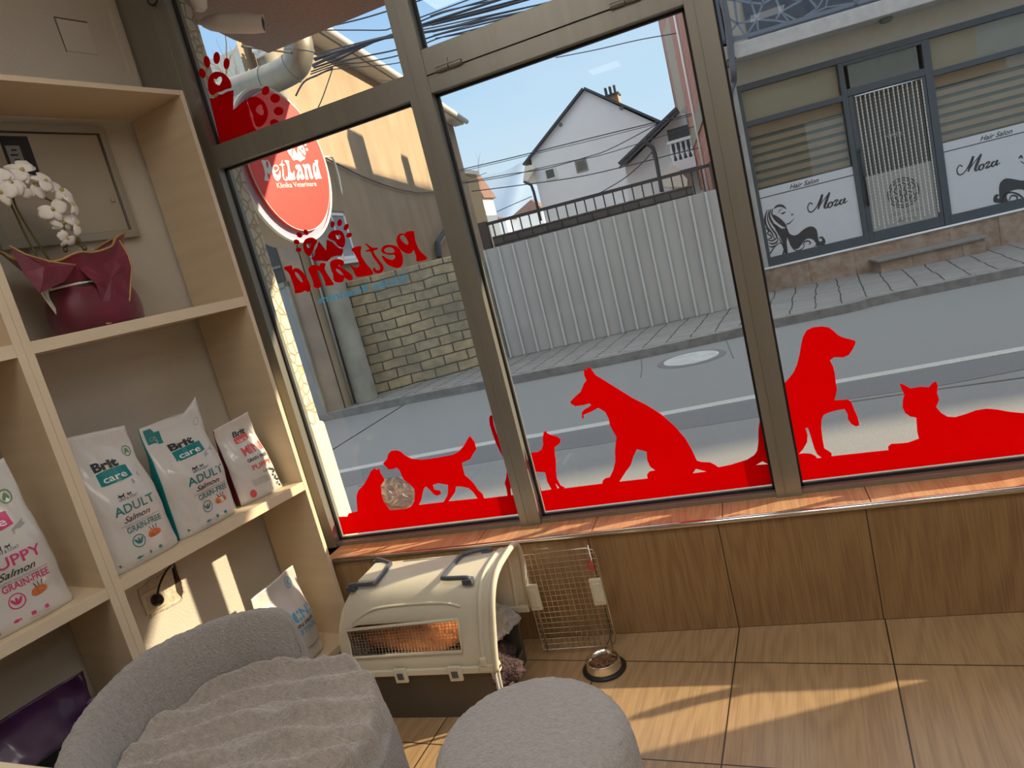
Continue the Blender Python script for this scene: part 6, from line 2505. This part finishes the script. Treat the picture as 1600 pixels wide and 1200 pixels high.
pts = smooth_loop([(1455, 590), (1422, 584), (1420, 560), (1432, 543), (1452, 545), (1440, 560), (1452, 565), (1450, 520), (1456, 480), (1486, 455), (1530, 458), (1590, 466), (1660, 440), (1700, 480), (1690, 530), (1640, 560), (1590, 520), (1550, 515), (1510, 528), (1492, 556), (1500, 585)], 3)
poly2d(b, [[rpx(*p) for p in pts]], lambda x, y: SP.at(x, y, PO))
for pts, wid in [([(1470, 590), (1480, 545), (1520, 532), (1560, 545), (1600, 580)], [4, 7, 7, 8, 6]), ([(1505, 580), (1520, 550), (1550, 555), (1545, 580)], [3, 7, 7, 4]), ([(1560, 345), (1572, 330), (1580, 345)], [5, 8, 4]), ([(1570, 360), (1600, 375), (1640, 370)], [3, 4, 3])]:
    ribbon(b, [rpx(*p) for p in pts], [w / 3.529 / 1090 * 11.6 for w in wid], lambda x, y: SP.at(x, y, PO), 6)
b.build('curl_drawing', M['ink'], pr_)

# balcony
b = MB()
b.fbox(SP, -0.10, 8.9, 3.27, 3.46, -0.38, 0.75)
b.build('balcony_slab', M['slab'], salon, bevel=0.01)
b = MB()
b.lathe([(0.075, 0.0), (0.085, -0.02), (0.06, -0.05), (0, -0.06)], SP.at(2.02, 3.27, -0.16), 20)
tag(b.build('soffit_lamp', M['sheer'], smooth='auto'), 'round lamp under the salon balcony', 'lamp')
panel = thing('balcony_screen', 'grey laser cut branching metal balcony screen above the salon', 'balcony screen', SP.at(3, 3.5, -0.3))
b = MB()
for a in ((-0.05, 5.0, 3.50, 3.545), (-0.05, 5.0, 4.42, 4.465), (-0.05, 0.0, 3.50, 4.465), (1.62, 1.66, 3.50, 4.465), (3.3, 3.34, 3.5, 4.465)):
    b.fbox(SP, a[0], a[1], a[2], a[3], -0.33, -0.30)
b.build('screen_frame', mat('screen_grey', (0.13, 0.16, 0.20), 0.5), panel)
from mathutils.geometry import delaunay_2d_cdt
rnd = random.Random(5)
pp_ = []
for i in range(27):
    for j in range(5):
        pp_.append(Vector((min(max(0.0 + i * 0.19 + rnd.uniform(-0.085, 0.085), -0.02), 4.98), min(max(3.53 + j * 0.225 + rnd.uniform(-0.10, 0.10), 3.52), 4.44))))
vv_, ee_ = delaunay_2d_cdt(pp_, [], [], 0, 1e-4)[:2]
b = MB()
for ii, jj in ee_:
    p0_, p1_ = vv_[ii], vv_[jj]
    d_ = p1_ - p0_
    if d_.length < 0.02 or rnd.random() < 0.22:
        continue
    n_ = Vector((-d_.y, d_.x)).normalized() * rnd.uniform(0.011, 0.019)
    ring_ = [p0_ + n_, p0_ - n_, p1_ - n_ * 0.7, p1_ + n_ * 0.7]
    vs = [SP.at(q3.x, q3.y, -0.322) for q3 in ring_] + [SP.at(q3.x, q3.y, -0.310) for q3 in ring_]
    b.hexa(vs)
sc_o = b.build('lattice', mat('screen_grey_lattice', (0.15, 0.19, 0.24), 0.5), panel, weld=False)
b = MB()
b.fbox(SP, 0.5, 3.0, 3.5, 5.9, 0.70, 0.745)
b.build('balcony_door', mat('dark_balcony_glass', (0.05, 0.07, 0.10), 0.2, coat=0.5), salon)
dp = thing('downpipe', 'dark grey bent downpipe at the left corner of the salon', 'downpipe', SP.at(-0.05, 2.4, -0.4))
b = MB()
b.tube(catmull([SP.P(x, y, -0.42) for x, y in ((1121, -60), (1130, 0), (1138, 45), (1143, 90), (1146, 112))] + [SP.P(x, y, -0.3) for x, y in ((1146, 128), (1141, 145))] + [SP.P(1143, 170, -0.12), SP.P(1150, 215, -0.08), SP.P(1180, 370, -0.08), SP.P(1195, 448, -0.08)], 6), 0.042, 12)
b.build('pipe', mat('pipe_grey', (0.10, 0.105, 0.12), 0.45), dp, smooth=True)
b = MB()
for q2 in ((1143, 92), (1150, 215)):
    p = SP.P(*q2, -0.42 if q2[1] < 100 else -0.08)
    b.tube([p + Vector((-0.06, 0, 0)), p + Vector((0.06, 0.02, 0))], 0.012, 6)
b.build('pipe_clip', M['gutter'], dp)

# ---------------------------------------------------------------- brick house and the unseen row added to shade the street
BR = Frame((-0.04, 9.1), 94.5)
M['brick'] = brick_mat('hollow_brick', (0.47, 0.20, 0.15), (0.40, 0.165, 0.125), (0.42, 0.33, 0.28), 0.50, 0.25, ms=0.012, bump=0.6, var=0.15, noise_scale=10)
bh = thing('brick_house', 'unrendered red brick house wall left of the salon', 'building', BR.at(7, 0, -0.2))
b = MB()
b.fbox(BR, 0.0, 9.0, 0.0, 6.2, -0.33, 0.0)
o = b.build('wall', M['brick'], bh)
uvproj(o, BR)
b = MB()
b.fbox(BR, 9.0, 14.6, 0.0, 10.0, -0.33, 0.0)
o = b.build('tall_wall', M['brick'], bh)
uvproj(o, BR)
b = MB()
b.fbox(BR, 0.0, 14.55, 2.95, 3.3, -0.30, 0.025)
b.build('concrete_band', M['concrete'], bh)
b = MB()
b.fbox(BR, 14.58, 14.66, 0.0, 10.1, -6.0, 0.02)
b.build('back_wall', M['concrete'], bh)
b = MB()
for s_ in (4.2, 8.6):
    b.tube([BR.at(s_, 0.5, 0.03), BR.at(s_, 9.0 if s_ > 9 else 6.2, 0.03)], 0.03, 6)
b.build('cable_duct', M['white'], bh, smooth=True)
row = thing('added_shade_row', 'added unseen row of houses shading the street from the right', 'building', SP.at(20, 0, 4))
b = MB()
b.fbox(SP, 9.0, 18.5, -1.0, 10.0, 0.6, 10.0)
b.fbox(SP, 18.5, 60.0, -1.0, 14.8, 0.6, 10.0)
b.build('body', M['whitewall'], row)
b = MB()
b.fbox(SP, 8.8, 18.5, 10.0, 10.3, 0.2, 10.3)
b.fbox(SP, 18.5, 60.2, 14.8, 15.0, 0.2, 10.3)
b.build('roof_slab', M['concrete'], row)
for x, y, w_ in ((555, 213, 0.35), (632, 247, 0.22)):
    p = TW.P(x, y)
    t_ = (0.35 - p.x) / (cos(SUN_AZ) * cos(SUN_EL))
    q2 = p + _sd * t_
    b = MB()
    b.box(q2.x - w_ / 2, q2.x + w_ / 2, q2.y - w_, q2.y + w_, 6.0, q2.z)
    tag(b.build('roof_chimney', M['brick']), 'chimney on the %s part of the low brick roof' % ('front' if w_ > 0.3 else 'rear'), 'chimney')

# ---------------------------------------------------------------- houses behind the fence
def yplane(y0):
    return Frame((0, y0), 0)


W = yplane(22.0)
wh = thing('gabled_house', 'white gabled house with grey roof edge and two small windows', 'house', W.at(-4, 0, 3))
out = [(913, 143), (828, 255), (832, 275), (862, 420)]
pk = W.P(913, 141)
le = W.P(822, 262)
lw = W.P(838, 285)
re = W.P(1040, 200)
b = MB()
zl = lw.z + 0.25
rs = W.P(820, 259)
poly = [Vector((lw.x, 22, -0.5)), Vector((-1.2, 22, -0.5)), Vector((-1.2, 22, re.z - 0.1)), Vector((re.x, 22, re.z)), pk, Vector((lw.x, 22, rs.z + (lw.x - rs.x) / (pk.x - rs.x) * (pk.z - rs.z) - 0.01))]
b.prism([poly], (0, 8, 0))
b.build('walls', M['whitewall'], wh)
b = MB()


def slab2(a, c, th, y0, y1):
    n_ = Vector((-(c - a).z, 0, (c - a).x)).normalized()
    if n_.z < 0:
        n_ = -n_
    f = lambda p, y: Vector((p.x, y, p.z))
    b.hexa([f(a, y0), f(c, y0), f(c, y1), f(a, y1), f(a, y0) + n_ * th, f(c, y0) + n_ * th, f(c, y1) + n_ * th, f(a, y1) + n_ * th])


slab2(W.P(820, 259), pk + Vector((0, 0, 0.02)), 0.07, 21.85, 30.3)
slab2(pk + Vector((0, 0, 0.02)), W.P(1040, 196), 0.07, 21.85, 30.3)
b.build('roof', M['gutter'], wh)
b = MB()
b.prism([[W.P(820, 260, -0.3), W.P(832, 257, -0.3), W.P(836, 262, -0.3), W.P(822, 287, -0.3), W.P(817, 285, -0.3)]], (0, 8.5, 0))
b.build('boxed_eave', M['cream'], wh)
b = MB()
b.tube([W.P(819, 284, -0.35), W.P(830, 289, -0.2), W.P(834, 300, -0.1), W.P(845, 345, -0.1)], 0.05, 8)
b.build('downpipe', M['gutter'], wh, smooth=True)
for x0_, y0_, x1_, y1_, gm in ((853, 263, 867, 280, 'a'), (900, 250, 917, 267, 'b')):
    a = W.px(x0_, y0_)
    c = W.px(x1_, y1_)
    uc, zc = (a[0] + c[0]) / 2, (a[1] + c[1]) / 2
    u0, u1, z0_, z1_ = uc - 0.17, uc + 0.17, zc - 0.17, zc + 0.17
    b = MB()
    b.fbox(W, u0 - 0.03, u1 + 0.03, z0_ - 0.03, z1_ + 0.03, -0.03, 0.02)
    w_ = b.build('window', M['white'] if gm == 'a' else M['concrete'], wh)
    b = MB()
    b.fbox(W, u0 + 0.03, u1 - 0.03, z0_ + 0.03, z1_ - 0.03, -0.04, 0.0)
    b.build('window_glass', mat('house_glass', (0.10, 0.13, 0.14), 0.2), w_)
ch = W.P(957, 158, 2.0)
b = MB()
b.box(ch.x - 0.25, ch.x + 0.25, 23.7, 24.3, ch.z - 1.2, ch.z + 0.15)
chm = b.build('chimney', brick_mat('chimney_brick', (0.50, 0.30, 0.16), (0.44, 0.24, 0.12), (0.3, 0.25, 0.2), 0.25, 0.08, uv=False), wh)
b = MB()
b.box(ch.x - 0.30, ch.x + 0.30, 23.65, 24.35, ch.z + 0.15, ch.z + 0.20)
for dx_ in (-0.16, 0.0, 0.16):
    b.tube([(ch.x + dx_, 24, ch.z + 0.2), (ch.x + dx_, 24, ch.z + 0.5)], 0.05, 8)
b.build('chimney_pots', M['gutter'], chm)
b = MB()
for q2 in ((876, 195), (971, 169)):
    p = W.P(*q2, -0.02)
    b.lathe([(0.07, 0), (0.07, 0.03), (0, 0.03)], p, 12, axis=Matrix(((1, 0, 0), (0, 0, 1), (0, -1, 0))))
b.build('vent', M['concrete'], wh)

V = yplane(17.0)
wh2 = thing('low_white_house', 'lower white house with slanted tiled eave and balustrade beside the brick wall', 'house', V.at(-2, 0, 2))
b = MB()
poly = [V.P(977, 262), V.P(1030, 208), V.P(1062, 176), V.P(1100, 180), V.P(1100, 330), V.P(985, 330)]
b.prism([poly], (0, 3.5, 0))
b.build('walls', M['whitewall'], wh2)
b = MB()
a_, c_ = V.P(966, 257, -0.6), V.P(1058, 168, -0.6)
slab2(a_, c_, 0.07, 16.6, 20.6)
b.build('roof', M['gutter'], wh2)
b = MB()
slab2(a_ - Vector((0, 0, 0.10)), c_ - Vector((0, 0, 0.10)), 0.05, 16.55, 16.62)
b.build('eave_trim', M['gutter'], wh2)
b = MB()
b.tube(catmull([V.P(x, y, -0.7) for x, y in ((1008, 217), (1010, 224), (1018, 229), (1023, 240), (1028, 265), (1034, 300))], 5), 0.05, 8)
b.build('downpipe', M['gutter'], wh2, smooth=True)
bal = [V.px(1046, 226, -0.5), V.px(1066, 219, -0.5), V.px(1070, 248, -0.5), V.px(1050, 254, -0.5)]
u0, u1 = bal[0][0] - 0.05, bal[2][0] + 0.25
z0_, z1_ = bal[3][1], bal[0][1]
b = MB()
b.fbox(V, u0, u1, z1_, z1_ + 0.07, -0.58, -0.46)
b.fbox(V, u0, u1, z0_ - 0.25, z0_, -0.62, 0.0)
bb_ = b.build('balcony', M['whitewall'], wh2)
for i in range(5):
    b = MB()
    hh = z1_ - z0_
    b.lathe([(0.035, 0), (0.02, hh * 0.1), (0.05, hh * 0.35), (0.02, hh * 0.7), (0.03, hh)], V.at(u0 + 0.07 + i * (u1 - u0 - 0.1) / 4, z0_, -0.52), 10)
    b.build('baluster', M['whitewall'], bb_, smooth=True)
b = MB()
b.fbox(V, u0 + 0.02, u1, z0_, z1_ + 0.4, -0.02, 0.02)
b.build('balcony_opening', mat('dark_opening', (0.08, 0.10, 0.11), 0.5), wh2)
b = MB()
b.prism([[V.P(1035, 273, -1.2), V.P(1050, 257, -1.2), V.P(1074, 280, -1.2), V.P(1074, 292, -1.2), V.P(1035, 292, -1.2)]], (0, 1.0, 0))
b.build('porch_roof', M['cream'], wh2)

# low houses, roofs and trees on the left between the tan house and the gabled house
Q = yplane(34.0)


def small_house(px_, label, yy, roofm, wallm='cream'):
    fr = yplane(yy)
    t = thing('distant_house', label, 'house', fr.P(px_[0][0], px_[0][1]))
    l, pk_, r, bt = [fr.P(*p) for p in px_]
    b = MB()
    b.prism([[Vector((l.x, yy, -0.4)), Vector((r.x, yy, -0.4)), Vector((r.x, yy, r.z)), Vector((l.x, yy, l.z))]], (0, 1.5, 0))
    b.build('walls', M[wallm], t)
    b = MB()
    b.add([l + Vector((-0.15, -0.1, 0)), r + Vector((0.15, -0.1, 0)), r + Vector((0.15, 1.6, 0)), l + Vector((-0.15, 1.6, 0)), pk_ + Vector((0, 0.5, 0)), pk_ + Vector((0.15, 0.9, 0))],
          [(0, 1, 5, 4), (1, 2, 5), (2, 3, 4, 5), (3, 0, 4), (3, 2, 1, 0)])
    b.build('roof', M[roofm], t)
    return t


small_house([(712, 330), (733, 272), (752, 310), (745, 350)], 'distant house with steep terracotta roof right of the tan house', 26.0, 'terracotta')
small_house([(806, 335), (826, 312), (846, 328), (830, 345)], 'distant house with terracotta roof left of the white gabled house', 40.0, 'terracotta', 'whitewall')
small_house([(782, 345), (800, 336), (815, 342), (800, 350)], 'small distant house with low red roof behind the railing', 60.0, 'terracotta', 'whitewall')
small_house([(745, 345), (765, 338), (790, 343), (770, 352)], 'small distant house behind the bare tree', 55.0, 'terracotta', 'whitewall')
small_house([(1000, 350), (1040, 300), (1100, 300), (1050, 380)], 'grey roofed shed behind the railing', 12.5, 'gutter', 'whitewall')
FL = yplane(18.5)
yel = thing('cream_wall_house', 'narrow cream house wall just right of the tan house', 'house', FL.P(735, 360))
b = MB()
p0_, p1_ = FL.P(716, 283), FL.P(726, 300)
b.box(p0_.x - 1.5, p1_.x, 18.5, 20.0, 0, p0_.z + 0.2)
b.build('walls', mat('yellow_render', (0.48, 0.37, 0.21), 0.9), yel)
b = MB()
b.box(p0_.x - 1.6, p1_.x + 0.08, 18.4, 20.1, p0_.z + 0.2, p0_.z + 0.32)
b.build('cornice', M['cream'], yel)


def bare_tree(base, h, seed, label, spread=0.5, depth=5, r0=0.05):
    rt = random.Random(seed)
    t = thing('bare_tree', label, 'tree', base)
    b = MB()

    def grow(p, d, l, r, n):
        pts = [p]
        q3 = p
        for i in range(3):
            d = (d + Vector((rt.uniform(-1, 1), rt.uniform(-1, 1), rt.uniform(-0.3, 0.6))) * 0.16).normalized()
            q3 = q3 + d * l / 3
            pts.append(q3)
        b.tube(pts, [r, r * 0.9, r * 0.8, r * 0.65], 5)
        if n:
            for i in range(rt.choice([2, 3, 3])):
                nd = (d + Vector((rt.uniform(-1, 1), rt.uniform(-1, 1), rt.uniform(-0.2, 0.9))) * spread).normalized()
                grow(q3 if i else pts[2], nd, l * 0.72, r * 0.6, n - 1)
    grow(Vector(base), Vector((0, 0, 1)), h * 0.32, r0, depth)
    b.build('branches', mat('bark_%d' % seed, (0.20, 0.16, 0.13), 0.9, var=0.2), t)
    return t


p = yplane(24).P(762, 352)
bare_tree((p.x, 24, -0.32), 6.3, 3, 'bare leafless tree against the sky left of the gabled house', 0.6, 5, 0.05)
p = yplane(9).P(345, 190)
bare_tree((-9.0, 9.8, -0.3), 8.6, 7, 'bare tree seen through the top left pane beside the pillar', 0.75, 6, 0.10)
bare_tree((-9.8, 11.5, -0.3), 8.6, 17, 'second bare tree beyond the flue pipe at the top left', 0.75, 6, 0.09)
b = MB()
lb = thing('pale_house', 'pale house behind the bare trees at the top left', 'house', (-13, 16, 0))
fr9 = yplane(16)
u0 = fr9.px(300, 60)[0]
u1 = fr9.px(398, 60)[0]
b.box(u0 - 3, u1, 16, 20, -0.3, 9.0)
b.build('walls', mat('pale_yellow_render', (0.62, 0.58, 0.48), 0.9), lb)
b = MB()
for i in range(3):
    x = fr9.px(330 + 28 * i, 70)[0]
    b.box(x - 0.45, x + 0.45, 15.95, 16.05, 5.6, 7.6)
b.build('window', mat('pale_house_window', (0.20, 0.22, 0.24), 0.3), lb)

# mountains
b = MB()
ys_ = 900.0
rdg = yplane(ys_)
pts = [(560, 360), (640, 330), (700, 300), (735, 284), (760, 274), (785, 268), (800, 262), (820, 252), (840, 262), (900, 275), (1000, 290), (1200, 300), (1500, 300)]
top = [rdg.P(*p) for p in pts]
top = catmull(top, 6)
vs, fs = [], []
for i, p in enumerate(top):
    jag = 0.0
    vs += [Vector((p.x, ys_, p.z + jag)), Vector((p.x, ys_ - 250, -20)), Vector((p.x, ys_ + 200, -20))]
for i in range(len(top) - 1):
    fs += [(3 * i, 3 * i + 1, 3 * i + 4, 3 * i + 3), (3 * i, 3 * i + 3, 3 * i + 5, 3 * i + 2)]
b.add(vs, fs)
struct(b.build('mountains', mat('hazy_mountain', (0.20, 0.27, 0.36), 1.0, var=0.04, scale=0.01), smooth=True))  # distance haze put into the blue-grey colour
struct(MB().box(-60, 60, 13.5, 900, -0.6, -0.3).build('ground', mat('far_ground', (0.42, 0.40, 0.35), 0.95, var=0.2, scale=0.5)))
